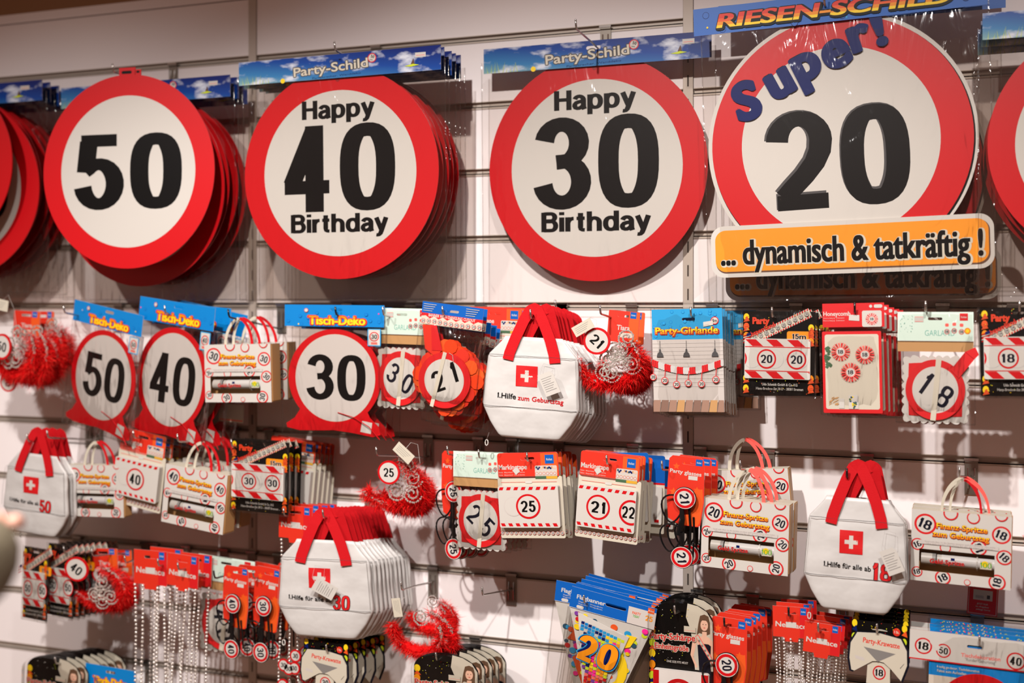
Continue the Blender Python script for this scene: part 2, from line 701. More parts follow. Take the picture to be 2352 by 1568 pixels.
def stack(o, n, dd, lab, group, jx=1.5, jz=2.0, jr=1.0, dx=0.0, dz=0.0, drop=()):
    """n more of the same behind o on the same hook, each dd metres nearer the wall"""
    o['group'] = group
    res = []
    for i in range(n):
        c = copy_tree(o)
        for kname in drop:
            for k in [q for q in COL.objects if q.parent == c and q.name.split('.')[0] == kname]:
                bpy.data.objects.remove(k)
        c.location = o.location + Vector((dx * (i + 1) + RND.uniform(-jx, jx) * 0.001, dd * (i + 1), (dz - dd * 0.13) * (i + 1) + RND.uniform(-jz, jz) * 0.001))
        e = o.rotation_euler
        c.rotation_euler = (e.x, e.y + R(RND.uniform(-jr, jr)), e.z + R(RND.uniform(-jr, jr)))
        c['label'] = lab.format(o=ORD[i])
        c['group'] = group
        res.append(c)
    return res


def bag(par, x0, x1, z0, z1, y0=-5, y1=5, puff=4, nx=9, nz=11, name='clear_bag', m='film'):
    b = MB()
    rr = random.Random(int(x1 * 7 + z1 * 3))
    for sgn, yy in ((-1, y0), (1, y1)):
        vs = []
        for j in range(nz + 1):
            for i in range(nx + 1):
                u, v = i / nx, j / nz
                e = min(u, 1 - u, v, 1 - v)
                k = min(1.0, e * 5)
                y = (y0 + y1) / 2 + (yy - (y0 + y1) / 2) * k + sgn * puff * math.sin(math.pi * u) * math.sin(math.pi * v) * 0.6 + rr.uniform(-1, 1) * 1.2 * k
                vs.append((x0 + (x1 - x0) * u, y, z0 + (z1 - z0) * v))
        fs = []
        for j in range(nz):
            for i in range(nx):
                a = j * (nx + 1) + i
                fs.append((a, a + 1, a + nx + 2, a + nx + 1) if sgn < 0 else (a, a + nx + 1, a + nx + 2, a + 1))
        b.add(vs, fs, m)
    ym = (y0 + y1) / 2
    if m == 'film':
        for (a0, a1, c0, c1) in ((x0 - 1, x0 + 2, z0, z1), (x1 - 2, x1 + 1, z0, z1), (x0, x1, z0 - 2, z0 + 2)):
            b.add([(a0, ym - .3, c0), (a1, ym - .3, c0), (a1, ym - .3, c1), (a0, ym - .3, c1)], [(0, 1, 2, 3)], 'weld')
    return b.build(name, par, smooth=True, kind='stuff')

# ================================================================ the wall
def struct(name, b, parent=None):
    o = b.build(name, parent)
    if parent is None:
        o['kind'] = 'structure'
    return o


XP = [at(581, 700, 0).x, at(1581, 700, 0).x]
SEC = [(-2300.0, XP[0] * 1000 - 11.5), (XP[0] * 1000 + 11.5, XP[1] * 1000 - 11.5), (XP[1] * 1000 + 11.5, 1900.0)]
GH = 5.8


def zk(k):
    return (ZC + k * G) * 1000


b = MB()
b.box(-2300, 1900, 17, 40, 0, zk(4.96), 'gap')
wall = struct('wall_back', b)
for (x0, x1) in SEC:
    for k in range(-10, 4):
        b = MB()
        b.box(x0, x1, 0, 16.5, zk(k) + GH, zk(k + 1) - GH, 'board')
        struct('wall_panel', b, wall)
    b = MB()
    b.box(x0, x1, 0, 16.5, zk(4) + GH, zk(4.95), 'board')
    struct('wall_panel', b, wall)
    b = MB()
    b.box(x0, x1, 0, 16.5, zk(4.97), zk(5.13), 'board')
    struct('wall_panel', b, wall)
    for k in range(-9, 5):
        b = MB()            # aluminium channel set into the groove
        b.box(x0, x1, 6, 15, zk(k) - GH, zk(k) + GH, 'alu')
        b.box(x0, x1, -1.6, 15, zk(k) - GH - 1.2, zk(k) - GH + 1.2, 'alu')
        b.box(x0, x1, -1.2, 15, zk(k) + GH - 0.9, zk(k) + GH + 0.9, 'alu')
        b.box(x0, x1, -1.6, 0, zk(k) - GH - 5, zk(k) - GH + 1, 'alu')
        struct('groove_rail', b, wall)
for i, x in enumerate(XP):
    b = MB()
    b.box(x * 1000 - 10.5, x * 1000 + 10.5, -3, 17, 0, zk(4.96), 'alu')
    for k in range(40):
        z = 60 + k * 50
        b.box(x * 1000 - 1.6, x * 1000 + 1.6, -3.15, -3, z, z + 24, 'gap')
    o = struct('trim_%d' % (i + 1), b)
b = MB()
b.box(-2300, 1900, 25, 60, zk(4.96), zk(7), 'uppw')
mat('uppw', 0.8, rgb=(150, 112, 78))
struct('wall_upper', b)
b = MB()
b.box(-4500, 4500, -5500, 60, -20, 0, 'flr')
mat('flr', 0.5, rgb=(120, 96, 78), bump=0.1, bscale=6)
struct('floor', b)


# ---------------------------------------------------------------- hooks
def hook(px, py, d, k, label, tip='steel', bx=None, wob=0.0, n=None):
    """wire display hook; its upturned tip is seen at (px, py)"""
    P = at(px, py, d)
    t = thing('display_hook', label, 'hook', 'wire display hooks in the wall rails')
    t.location = (P.x, 0, P.z)
    X = 0.0 if bx is None else (bx - P.x) * 1000
    zr = zk(k) - P.z * 1000
    D = d * 1000
    b = MB()
    z0 = zr - GH
    b.box(X - 12, X + 12, -4.2, -1.8, z0 - 62, z0 + 3, 'plate')
    b.box(X - 12, X + 12, -8, -1.8, z0 + 1, z0 + 4, 'plate')
    b.box(X - 12, X + 12, -1.8, 5.5, z0 + 2, z0 + 5, 'plate')
    b.box(X - 13, X + 13, -9, -2, z0 + 4, z0 + 9, 'steel')
    b.build('back_plate', t)
    b = MB()
    zb = min(-16.0 - 0.13 * D, z0 - 6)
    zb = max(zb, z0 - 55)
    pts = [(X, -3, zb + 2), (X, -14, zb), (X * .6, -D * .5, zb + (-16 - zb) * .5), (0, -D + 12, -17), (0, -D + 5, -15), (0, -D + 2, -9), (0, -D, 0)]
    b.tube(pts, 2.1, tip, 7)
    b.ball((0, -D, 0), 2.3, tip, True)
    b.build('arm', t, smooth=True)
    b = MB()
    b.tube([(X - 6, -5, z0 - 10), (X - 6, -6.5, z0 - 30), (X - 6, -5, z0 - 50)], 1.6, 'steel', 6)
    b.tube([(X + 6, -5, z0 - 10), (X + 6, -6.5, z0 - 30), (X + 6, -5, z0 - 50)], 1.6, 'steel', 6)
    b.build('clamp', t, kind='stuff')
    return t

# ================================================================ large party signs
def header_sky(t, W, H, zc, y, txt='Party-Schild', extra=None):
    b = MB()
    b.holed(rect(-W / 2, W / 2, zc - H / 2, zc + H / 2), [slot(0, zc + H * .22, 34, 8)], y, y + 1.2, 'skyprint', 'white')
    o = b.build('header_card', t)
    p = MB()
    p.text(txt, -W * .03, zc - 2, 21, 'dgrey', y, fit=W * .37, rot=3, res=4, out='dgrey', ow=.1)
    p.text(txt, -W * .03, zc - 2, 21, 'cream', y, fit=W * .37, rot=3, res=4)
    p.text('Partykracher, Wanddeko', -W * .0, zc - H * .4, 4.5, 'navy', y, fit=W * .24, rot=2, bold=0)
    p.badge(W * .175, zc + 12, 11, '', 0, y)
    p.text('50', W * .178, zc + 15, 7, 'black', y, fit=9, rot=-15)
    p.text('cm', W * .172, zc + 8, 3.6, 'black', y, fit=8, rot=-15)
    p.lay(rect(W * .38, W * .43, zc + 4, zc + 15), 'white', y)
    p.lay(rect(W * .385, W * .425, zc + 8, zc + 9), 'salmon', y)
    for i in range(9):
        x = -W * .48 + i * 9 + RND.uniform(-2, 2)
        p.lay([(x, zc - H * .5), (x + 1.2, zc - H * .5), (x + RND.uniform(-6, 9), zc - H * RND.uniform(0, .3))], 'lime', y)
    p.lay(circ(-W * .27, zc - H * .45, 6, 10), 'yellow', y)
    p.lay([(W * .33, zc - 14), (W * .37, zc - 10), (W * .4, zc - 13), (W * .36, zc - 16)], 'lime', y)
    p.lay([(W * .36, zc - 10), (W * .372, zc + 3), (W * .378, zc - 10)], 'brown', y)
    p.build('header_print', o)
    return o


def sign(num, label, words=True, header=True, film=True, tab=False, group=None, hw=520):
    t = thing('party_sign', label, 'sign', group)
    b = MB()
    b.prism(circ(0, 0, 250, 96), -1.5, 1.5, 'red')
    if tab:
        b.prism(rect(-24, 24, 240, 268), -1.2, 0.6, 'red')
        b.prism(rect(22, 40, 240, 262), -1.2, 0.6, 'red')
    o = b.build('disc', t)
    p = MB()
    p.lay(circ(0, 0, 196, 96), 'white', -1.5)
    if tab:
        p.lay(slot(-2, 256, 30, 8), 'black', -1.2)
        p.lay(slot(31, 256, 10, 6), 'black', -1.2)
    if words:
        p.text('Happy', 0, 153, 44, 'black', -1.5, fit=188, bold='grot')
        p.text(num, 0, 13, 206, 'black', -1.5, fit=288, pen=(.205, .155))
        p.text('Birthday', 0, -117, 44, 'black', -1.5, fit=252, bold='grot')
        p.lay(circ(0, 222, 6, 16), 'dred', -1.5)
    else:
        p.text(num, 0, 0, 196, 'black', -1.5, fit=316, pen=(.215, .16))
    p.build('print', o)
    if header:
        header_sky(t, hw, 56, 252, -7)
    if film:
        bag(t, -268, 268, -300, 250, -8, 6, 7)
    return t


def place_sign(t, cx, cy, hpx, d, roll=0, yaw=0, pitch=0, wpx=None):
    return fit(t, cx, cy, wpx or hpx * .93, hpx, d, 500, 500, 0, roll, yaw, pitch, uni=None if wpx else 'z')


# the 30 sign, alone on its hook and close to the wall
t = sign('30', 'large round red-rimmed sign reading Happy 30 Birthday in a clear bag')
place_sign(t, 1367, 386, 519, .045, 0, 0, 1.2, 500)
hook(1322, 46, .185, 4, 'wire hook holding the Happy 30 Birthday sign', bx=at(1392, 80, 0).x)

# the stack of 40 signs
t = sign('40', 'large round Happy 40 Birthday sign at the front of its stack')
place_sign(t, 778, 398, 485, .185, 0, -1, 1.0, 444)
stack(t, 4, .03, 'large round Happy 40 Birthday sign, {o} from the front of its stack', 'bagged 40 birthday signs', 2.5, 3, .5, dx=-.002, dz=.004)
hook(768, 97, .20, 4, 'wire hook holding the stack of Happy 40 Birthday signs')

# the 50 signs: one without bag in front, more behind
t = sign('50', 'large round red-rimmed 50 sign without a bag, hanging in front of the others', words=False, header=False, film=False, tab=True)
place_sign(t, 293, 394, 445, .215, 0, 6, 0, 392)
t = sign('50', 'second large 50 sign, half hidden below the unbagged one', words=False, header=False, film=False, tab=True)
place_sign(t, 322, 433, 449, .15, 0, 3, 1.5, 378)
t = sign('50', 'bagged 50 sign with sky blue header, first behind the two unbagged ones', words=False)
place_sign(t, 335, 430, 430, .115, 0, 0, 1, 372)
stack(t, 2, .03, 'bagged 50 sign with sky blue header, {o} behind the two unbagged ones', 'bagged 50 signs', 2, 2, .6, dx=.004)
hook(258, 148, .23, 4, 'wire hook holding the large 50 signs')

# signs cut by the left edge
t = sign('60', 'large round sign cut by the left edge, front one of its hook', words=False, header=False, film=False)
place_sign(t, -148, 378, 395, .21, 0, 3, 0, 345)
t = sign('60', 'large round sign at the left edge, second of its hook', words=False, header=False, film=False)
place_sign(t, -100, 432, 415, .16, 0, 3, 1.5, 372)
t = sign('60', 'bagged round sign with sky blue header at the left edge', words=False)
place_sign(t, -96, 428, 405, .12, 0, 0, 1, 372)
stack(t, 3, .026, 'bagged round sign with sky blue header at the left edge, {o} of its stack', 'bagged signs at the left edge', 2, 2, .6, dx=.004)


# ================================================================ giant sign for 20
def giant(label, group=None):
    t = thing('giant_party_sign', label, 'sign', group)
    b = MB()
    b.prism(circ(0, 0, 291, 96), -2, 2, 'white')
    o = b.build('disc', t)
    p = MB()
    p.lay(circ(1.5, -2, 283, 96), 'black', -2)
    p.lay(circ(-.5, 1, 281.5, 96), 'red', -2)
    p.lay(circ(0, 0, 214, 96), 'white', -2)
    p.text('20', -7, -29, 222, 'dgrey', -2, fit=311, pen=(.215, .165), rot=1)
    p.text('20', -4, -32, 222, 'black', -2, fit=309, pen=(.205, .155), rot=1)
    p.build('print', o)
    L = MB()
    for ch, x, z, h, r in (('S', -200, 112, 84, 14), ('u', -130, 156, 84, 26), ('p', -70, 190, 84, 24), ('e', -4, 211, 84, 20), ('r', 49, 240, 78, 16), ('!', 92, 246, 76, 14)):
        vs, fs, wd = lettering(ch, 2, 6)
        L.text(ch, x, z, h, 'ink', -4.2, rot=r, res=8, out='ink', ow=.05)
        L.text(ch, x, z, h, 'navy', -4.4, rot=r, res=8, bold=2, out='navy', ow=.03)
    L.build('lettering', o, label='raised dark blue word Super!')
    b = MB()
    b.prism(rrect(-303, 303, -59, 59, 30, 8), -6, -2.5, 'white')
    pl = b.build('banner_plate', t, label='orange banner plate reading dynamisch & tatkräftig')
    pl.location = (.012, 0, -.232)
    p = MB()
    p.lay(rrect(-292, 295, -50, 47, 24, 8), 'brown', -6)
    p.lay(rrect(-293, 292, -46, 49, 24, 8), 'amber', -6)
    p.text('... dynamisch & tatkräftig !', 2, -3, 56, 'cream', -6, fit=562, bold=2, res=6, out='cream', ow=.05)
    p.text('... dynamisch & tatkräftig !', 0, -2, 56, 'black', -6, fit=562, bold=2, res=6)
    p.build('plate_print', pl)
    b = MB()
    W, zc, H, y = 630, 300, 62, -9
    b.holed(rect(-W / 2, W / 2, zc - H / 2, zc + H / 2), [slot(0, zc + 20, 34, 8)], y, y + 1.2, 'blue', 'white')
    h = b.build('header_card', t)
    p = MB()
    p.lay(rect(-W / 2, W / 2, zc - H / 2, zc + 18), 'blue', y)
    for i in range(34):
        x, z = RND.uniform(-300, 300), zc + RND.uniform(-26, 16)
        if i % 3 == 0:
            p.lay(circ(x, z, 2.6, 5), ('yellow', 'pink', 'lcyan')[i % 9 // 3], y)
        else:
            p.lay(circ(x, z, 8, 12), 'navy', y)
            p.lay(circ(x, z, 7, 12), 'blue', y)
    tt = 'RIESEN-SCHILD'
    p.text(tt, -8, zc - 4, 31, 'black', y, fit=505, bold=2, shear=.15, out='black', ow=.13, res=5)
    p.text(tt, -10, zc - 2, 31, 'yellow', y, fit=505, bold=2, shear=.15, res=5,
           bands=[(-1, .18, 'yellow'), (.18, .42, 'amber'), (.42, .66, 'orange'), (.66, 2, 'ored')])
    p.text(tt, -10, zc - 2, 31, 'yellow', y - .05, fit=505, bold=1, shear=.15, res=5,
           bands=[(-1, .18, 'yellow'), (.18, .42, 'amber'), (.42, .66, 'orange'), (.66, 2, 'ored')])
    p.build('header_print', h)
    bag(t, -300, 318, -345, 290, -12, 6, 9)
    return t


def gplace(t, cx, cy, h, d, roll):
    return fit(t, cx, cy, h * 1.0, h, d, 582, 582, 0, roll, 0, .8, uni='z')


t = giant('giant round sign reading Super! 20 with orange plate, in front')
gplace(t, 1926, 328, 600, .135, 1.6)
t = giant('giant round Super! 20 sign, second one, its orange plate showing below the first', None)
gplace(t, 1957, 398, 582, .06, .3)
for c in kids(t):
    if c.name.startswith('header_card'):
        c.location.z += .078
        c.location.x += .012
hook(1893, -14, .17, 4, 'wire hook holding the giant 20 signs')
# sign at the right edge
t = sign('18', 'large round bagged sign cut by the right edge, front of its stack')
place_sign(t, 2570, 322, 560, .15, 0, 0, 1)
stack(t, 2, .03, 'large round bagged sign cut by the right edge, {o} of its stack', 'bagged signs at the right edge', 2, 2, .5, dx=-.004, dz=-.003)


# ================================================================ first-aid bags
def aid_bag(line, label, num=None, flip=1, tagpos=None, group=None, thick=1.0):
    t = thing('first_aid_bag', label, 'bag', group)
    rings = [(0, 62, 10), (6, 70, 17), (38, 92, 21), (68, 106, 23), (72, 107, 21), (76, 107.5, 22), (130, 104, 21), (184, 101, 17), (188, 99, 15), (192, 98, 15), (226, 68, 8), (234, 64, 4)]
    b = MB()
    U0 = [-1, -.99, -.96, -.91, -.84, -.75, -.65, -.54, -.43, -.32, -.21, -.1, 0, .1, .21, .32, .43, .54, .65, .75, .84, .91, .96, .99, 1]
    US = [(u, -1) for u in U0] + [(u, 1) for u in U0[-2:0:-1]]
    n = len(US)
    vs, fs = [], []
    rings2 = []
    for i in range(len(rings) - 1):
        a, c = rings[i], rings[i + 1]
        st = max(1, int((c[0] - a[0]) / 9))
        for k in range(st):
            f = k / st
            rings2.append(tuple(a[j] + (c[j] - a[j]) * f for j in range(3)))
    rings2.append(rings[-1])
    for z, hw, dp in rings2:
        for k in range(n):
            u, sg = US[k]
            x = hw * u
            c_ = abs(u) ** (1 / .42)
            y = sg * dp * .40 * thick * math.sqrt(max(0, 1 - c_ * c_)) ** .6
            wv = noise.noise(Vector((x * .017, z * .02, 3 + len(line) * .3))) * 3.2 * (1 if y < 0 else .3) + noise.noise(Vector((x * .045, z * .03, 9))) * 1.2
            vs.append((x + noise.noise(Vector((z * .02, k * .2, 1))) * 1.5, y + wv * min(1, dp / 12), z))
    m_ = len(rings2)
    for i in range(m_ - 1):
        for k in range(n):
            fs.append((i * n + k, i * n + (k + 1) % n, (i + 1) * n + (k + 1) % n, (i + 1) * n + k))
    fs += [tuple(range(n))[::-1], tuple(range((m_ - 1) * n, m_ * n))]
    b.add(vs, fs, 'vinyl')
    body = b.build('body', t, smooth=True)
    b = MB()
    for z, hw, dp in ((190, 97, 10.5 * thick), (71, 104, 11 * thick)):
        b.tube([(-hw + 2 * hw * i / 16, -dp - .4 + noise.noise(Vector((i * .5, z, 0))) * .8 - (0 if 0 < i < 16 else -4), z + noise.noise(Vector((i * .3, z * .1, 5))) * 1.5) for i in range(17)], .55, 'dgrey', 4)
    for s_ in (-1, 1):
        b.tube([(s_ * 97, -9, 188), (s_ * 102, -11, 130), (s_ * 105, -11, 76)], .45, 'grey', 4)
    b.build('seam', t, kind='stuff')
    y = -12.2 * thick - 1

    def surf(x, z):
        for i in range(len(rings) - 1):
            if rings[i][0] <= z <= rings[i + 1][0]:
                f = (z - rings[i][0]) / (rings[i + 1][0] - rings[i][0])
                hw, dp = (rings[i][j] + (rings[i + 1][j] - rings[i][j]) * f for j in (1, 2))
                break
        c_ = min(.999, (abs(x) / hw) ** (1 / .42))
        wv = noise.noise(Vector((x * .017, z * .02, 3 + len(line) * .3))) * 3.2 + noise.noise(Vector((x * .045, z * .03, 9))) * 1.2
        return -dp * .40 * thick * math.sqrt(1 - c_ * c_) ** .6 + wv * min(1, dp / 12) - .9
    p = MB()
    p.gridrect(-33, 15, 120, 168, 'red2', y)
    p.gridrect(-22.5, 4.5, 139.8, 148.2, 'white', y, 5)
    p.gridrect(-13.2, -4.8, 130.5, 157.5, 'white', y, 5)
    if num:
        nx = 56 if num == '18' else 40
        p.text(line, nx - 72, 94, 10.5, 'black', y, fit=98, bold=1, rot=-1.5, res=3)
        p.text(num, nx, 88, 35, 'black', y, fit=38, pen=(.19, .15), rot=-1, out='black', ow=.025)
        p.text(num, nx, 88, 35, 'red2', y, fit=38, pen=(.175, .14), rot=-1)
    else:
        p.text('1.Hilfe', -52, 96, 12, 'black', y, fit=42, rot=-2)
        p.text(' zum Geburtstag', 24, 92, 11, 'red', y, fit=102, bold=1, rot=-2)
    p.v = [(a, surf(a, c) + (b_ - y), c) for a, b_, c in p.v]
    pr = p.build('print', body)
    for fr, nm in ((1, 'front_strap'), (-1, 'back_strap')):
        b = MB()
        ys = -10 * fr * thick
        ax = -4 if fr > 0 else 10
        L = [(-52, ys - 1, 180), (-49, ys, 196), (-38, ys * .8, 230), (-20 + ax * .5, ys * .45, 272), (-6 + ax, ys * .12, 296), (ax + 4, 0, 302), (12 + ax, ys * .12, 296), (24 + ax * .5, ys * .45, 270), (40, ys * .8, 228), (50, ys, 196), (53, ys - 1, 178)]
        if fr < 0:
            L = [(x * .85 + 14, y_, z if z > 260 else max(z, 200)) for x, y_, z in L]
        P = []
        for i in range(len(L) - 1):
            for k in range(4):
                f = k / 4
                P.append(tuple(L[i][j] + (L[i + 1][j] - L[i][j]) * f for j in range(3)))
        P.append(L[-1])
        b.strip(P, 24, 1.6, 'strap')
        b.build(nm, t)
    b = MB()
    b.tube([(-88, -10, 8), (-90, -12, -2), (-92, -12, -9)], 1.2, 'steel', 5)
    b.tube([(-92 + 3.4 * math.cos(a * .785), -12, -16 + 7 * math.sin(a * .785)) for a in range(8)], 1.3, 'white', 5, closed=True)
    b.build('zip_puller', t)
    if tagpos:
        x, z, r = tagpos
        g = MB()
        c_, s_ = math.cos(R(r)), math.sin(R(r))
        q = [(x + (a * c_ - b_ * s_), z + (a * s_ + b_ * c_)) for a, b_ in rect(-17, 17, -26, 26)]
        q = [q[0], q[1], ((q[1][0] * .15 + q[2][0] * .85), (q[1][1] * .15 + q[2][1] * .85)), ((q[2][0] * .8 + q[3][0] * .2), (q[2][1] * .8 + q[3][1] * .2)), q[3]]
        g.prism(q, y - 13, y - 12, 'white')
        o = g.build('hang_tag', t, label='small white hang tag on a loop')
        g = MB()
        for k in range(7):
            zz = 14 - k * 5
            l = 12 - (k % 3) * 3
            g.lay([(x + (a * c_ - b_ * s_), z + (a * s_ + b_ * c_)) for a, b_ in rect(-13, l, zz, zz + 1.1)], 'grey', y - 13)
        g.build('tag_print', o, kind='stuff')
        g = MB()
        tx, tz = x - 20 * s_, z + 20 * c_
        g.tube([(tx, y - 12, tz), (tx - 12, y - 8, tz + 14), (tx - 8, y - 3, 176), (tx + 14, y - 3, 172), (tx + 14, y - 8, tz + 12), (tx, y - 12, tz)], .35, 'lgrey', 4)
        g.build('loop', t)
    return t


def bplace(t, cx, cy, w, h, d, roll=0, yaw=0):
    return fit(t, cx, cy, w, h, d, 216, 302, 151, roll, yaw)


t = aid_bag('', 'white first-aid bag reading 1.Hilfe zum Geburtstag, in front', tagpos=(46, 132, 25))
bplace(t, 1222, 857, 222, 300, .20, -2.5, 2)
for c in stack(t, 8, .0195, 'white first-aid bag behind the zum Geburtstag one, {o} from the front', 'first-aid bags reading zum Geburtstag', 1.5, 1, 1, drop=('hang_tag', 'loop', 'zip_puller'), dx=.0015):
    pass
hook(1218, 712, .215, 0, 'wire hook holding the bags reading zum Geburtstag')
t = aid_bag('1.Hilfe für alle ab', 'white first-aid bag reading alle ab 30, in front', '30', tagpos=(10, 124, 62))
bplace(t, 747, 1319, 218, 288, .20, 1, 3)
stack(t, 9, .0175, 'white first-aid bag behind the alle ab 30 one, {o} from the front', 'first-aid bags reading alle ab 30', 1.5, 1.5, 1, drop=('hang_tag', 'loop', 'zip_puller'), dx=.002)
hook(741, 1172, .22, -3, 'wire hook holding the bags reading alle ab 30')
t = aid_bag('1.Hilfe für alle ab', 'white first-aid bag reading alle ab 18, in front', '18', tagpos=(76, 116, 25))
bplace(t, 1966, 1236, 240, 336, .20, -1.5, 0)
stack(t, 2, .03, 'white first-aid bag behind the alle ab 18 one, {o} from the front', 'first-aid bags reading alle ab 18', 1.5, 1.5, 1, drop=('hang_tag', 'loop', 'zip_puller'))
hook(1945, 1077, .215, -2, 'black-tipped hook holding the bags reading alle ab 18', tip='glassblack', bx=at(1992, 1080, 0).x)
t = aid_bag('1.Hilfe für alle ab', 'white first-aid bag reading alle ab 50 at the left', '50')
bplace(t, 84, 1108, 148, 238, .20, -2, -6)
stack(t, 2, .025, 'white first-aid bag behind the alle ab 50 one, {o} from the front', 'first-aid bags reading alle ab 50', 1.5, 1.5, 1)
hook(62, 998, .22, -2, 'wire hook holding the bags reading alle ab 50')

# ================================================================ table decorations (stand-up 30 / 40 / 50)
def tisch(num, label, group=None, w2=112):
    t = thing('table_decoration', label, 'decoration', group)
    b = MB()
    P = circ(0, 0, 108, 72, 114)
    b.prism(P, -1, 1, 'red')
    foot = [(-78, -75), (-92, -98), (-112, -112), (-110, -122), (-80, -128), (-30, -126), (0, -124), (40, -128), (90, -136), (108, -130), (104, -112), (84, -92), (76, -75)]
    b.prism(foot, -1.3, -.3, 'red')
    o = b.build('stand_up_disc', t)
    p = MB()
    p.lay(circ(2, -1, 93, 64, 103), 'pale', -1.4)
    p.lay(circ(2, -1, 92, 64, 102), 'palegrey', -1.4)
    p.text(num, 4, 0, 108, 'black', -1.4, fit=138, pen=(.185, .135))
    q = [(62, -125), (86, -129), (89, -103), (66, -99)]
    p.lay(q, 'white', -1.4)
    p.build('print', o)
    b = MB()
    b.holed(rect(-116, 116, 120, 171), [slot(6, 160, 28, 7)], -5, -4, 'cyan', 'white')
    h = b.build('header_card', t)
    p = MB()
    for i in range(26):
        x, z = RND.uniform(-112, 112), RND.uniform(123, 152)
        if i % 4 == 0:
            p.lay(circ(x, z, 1.8, 6), ('yellow', 'white', 'pink')[i % 3], -5)
        else:
            p.lay(circ(x, z, 4, 8), 'blue', -5)
            p.lay(circ(x, z, 3.4, 8), 'cyan', -5)
    p.text('Tisch-Deko', 8, 135, 20, 'ored', -5, fit=136, bold=2, out='ored', ow=.1, res=4)
    p.text('Tisch-Deko', 8, 135, 20, 'yellow', -5, fit=132, bold=2, res=4, bands=[(-1, .62, 'yellow'), (.62, 2, 'amber')])
    p.badge(-64, 158, 5, '', 0, -5)
    p.build('header_print', h)
    b = MB()
    b.prism(rrect(78, 108, 76, 116, 2), -4, -3, 'lcyan')
    h = b.build('badge_card', t)
    p = MB()
    p.lay(rect(80, 106, 78, 114), 'white', -4)
    p.badge(93, 98, 11, num, 0, -4, seg=24)
    p.lay(rect(86, 100, 80, 85), 'salmon', -4)
    p.build('badge_print', h)
    bag(t, -122, 120, -140, 122, -7, 5, 5)
    b = MB()
    b.tube([(10, -3, -82), (50, -6, -92), (85, -8, -112), (110, -10, -140)], 1.0, 'strap', 4)
    b.build('cord', t)
    return t


t = tisch('30', 'stand-up 30 table decoration with flat blue header')
fit(t, 768, 850, 228, 300, .17, 232, 308, 17, -.5, 1)
stack(t, 2, .035, 'stand-up 30 table decoration, {o} of its stack', '30 table decorations', 2, 2, 1)
hook(770, 706, .19, 0, 'hook holding the 30 table decorations', tip='glassblack', bx=at(800, 706, 0).x)
t = tisch('40', 'stand-up 40 table decoration with tilted blue header')
fit(t, 396, 853, 172, 322, .18, 232, 308, 17, -7, -7)
stack(t, 2, .05, 'stand-up 40 table decoration, {o} of its stack', '40 table decorations', 2, 2, 3, dx=.01)
hook(378, 703, .205, 0, 'hook holding the 40 table decorations', bx=at(465, 703, 0).x)
t = tisch('50', 'stand-up 50 table decoration with tilted blue header')
fit(t, 238, 850, 158, 292, .17, 232, 308, 17, -9, -12)
hook(146, 703, .21, 0, 'hook holding the 50 table decoration', bx=at(275, 703, 0).x)


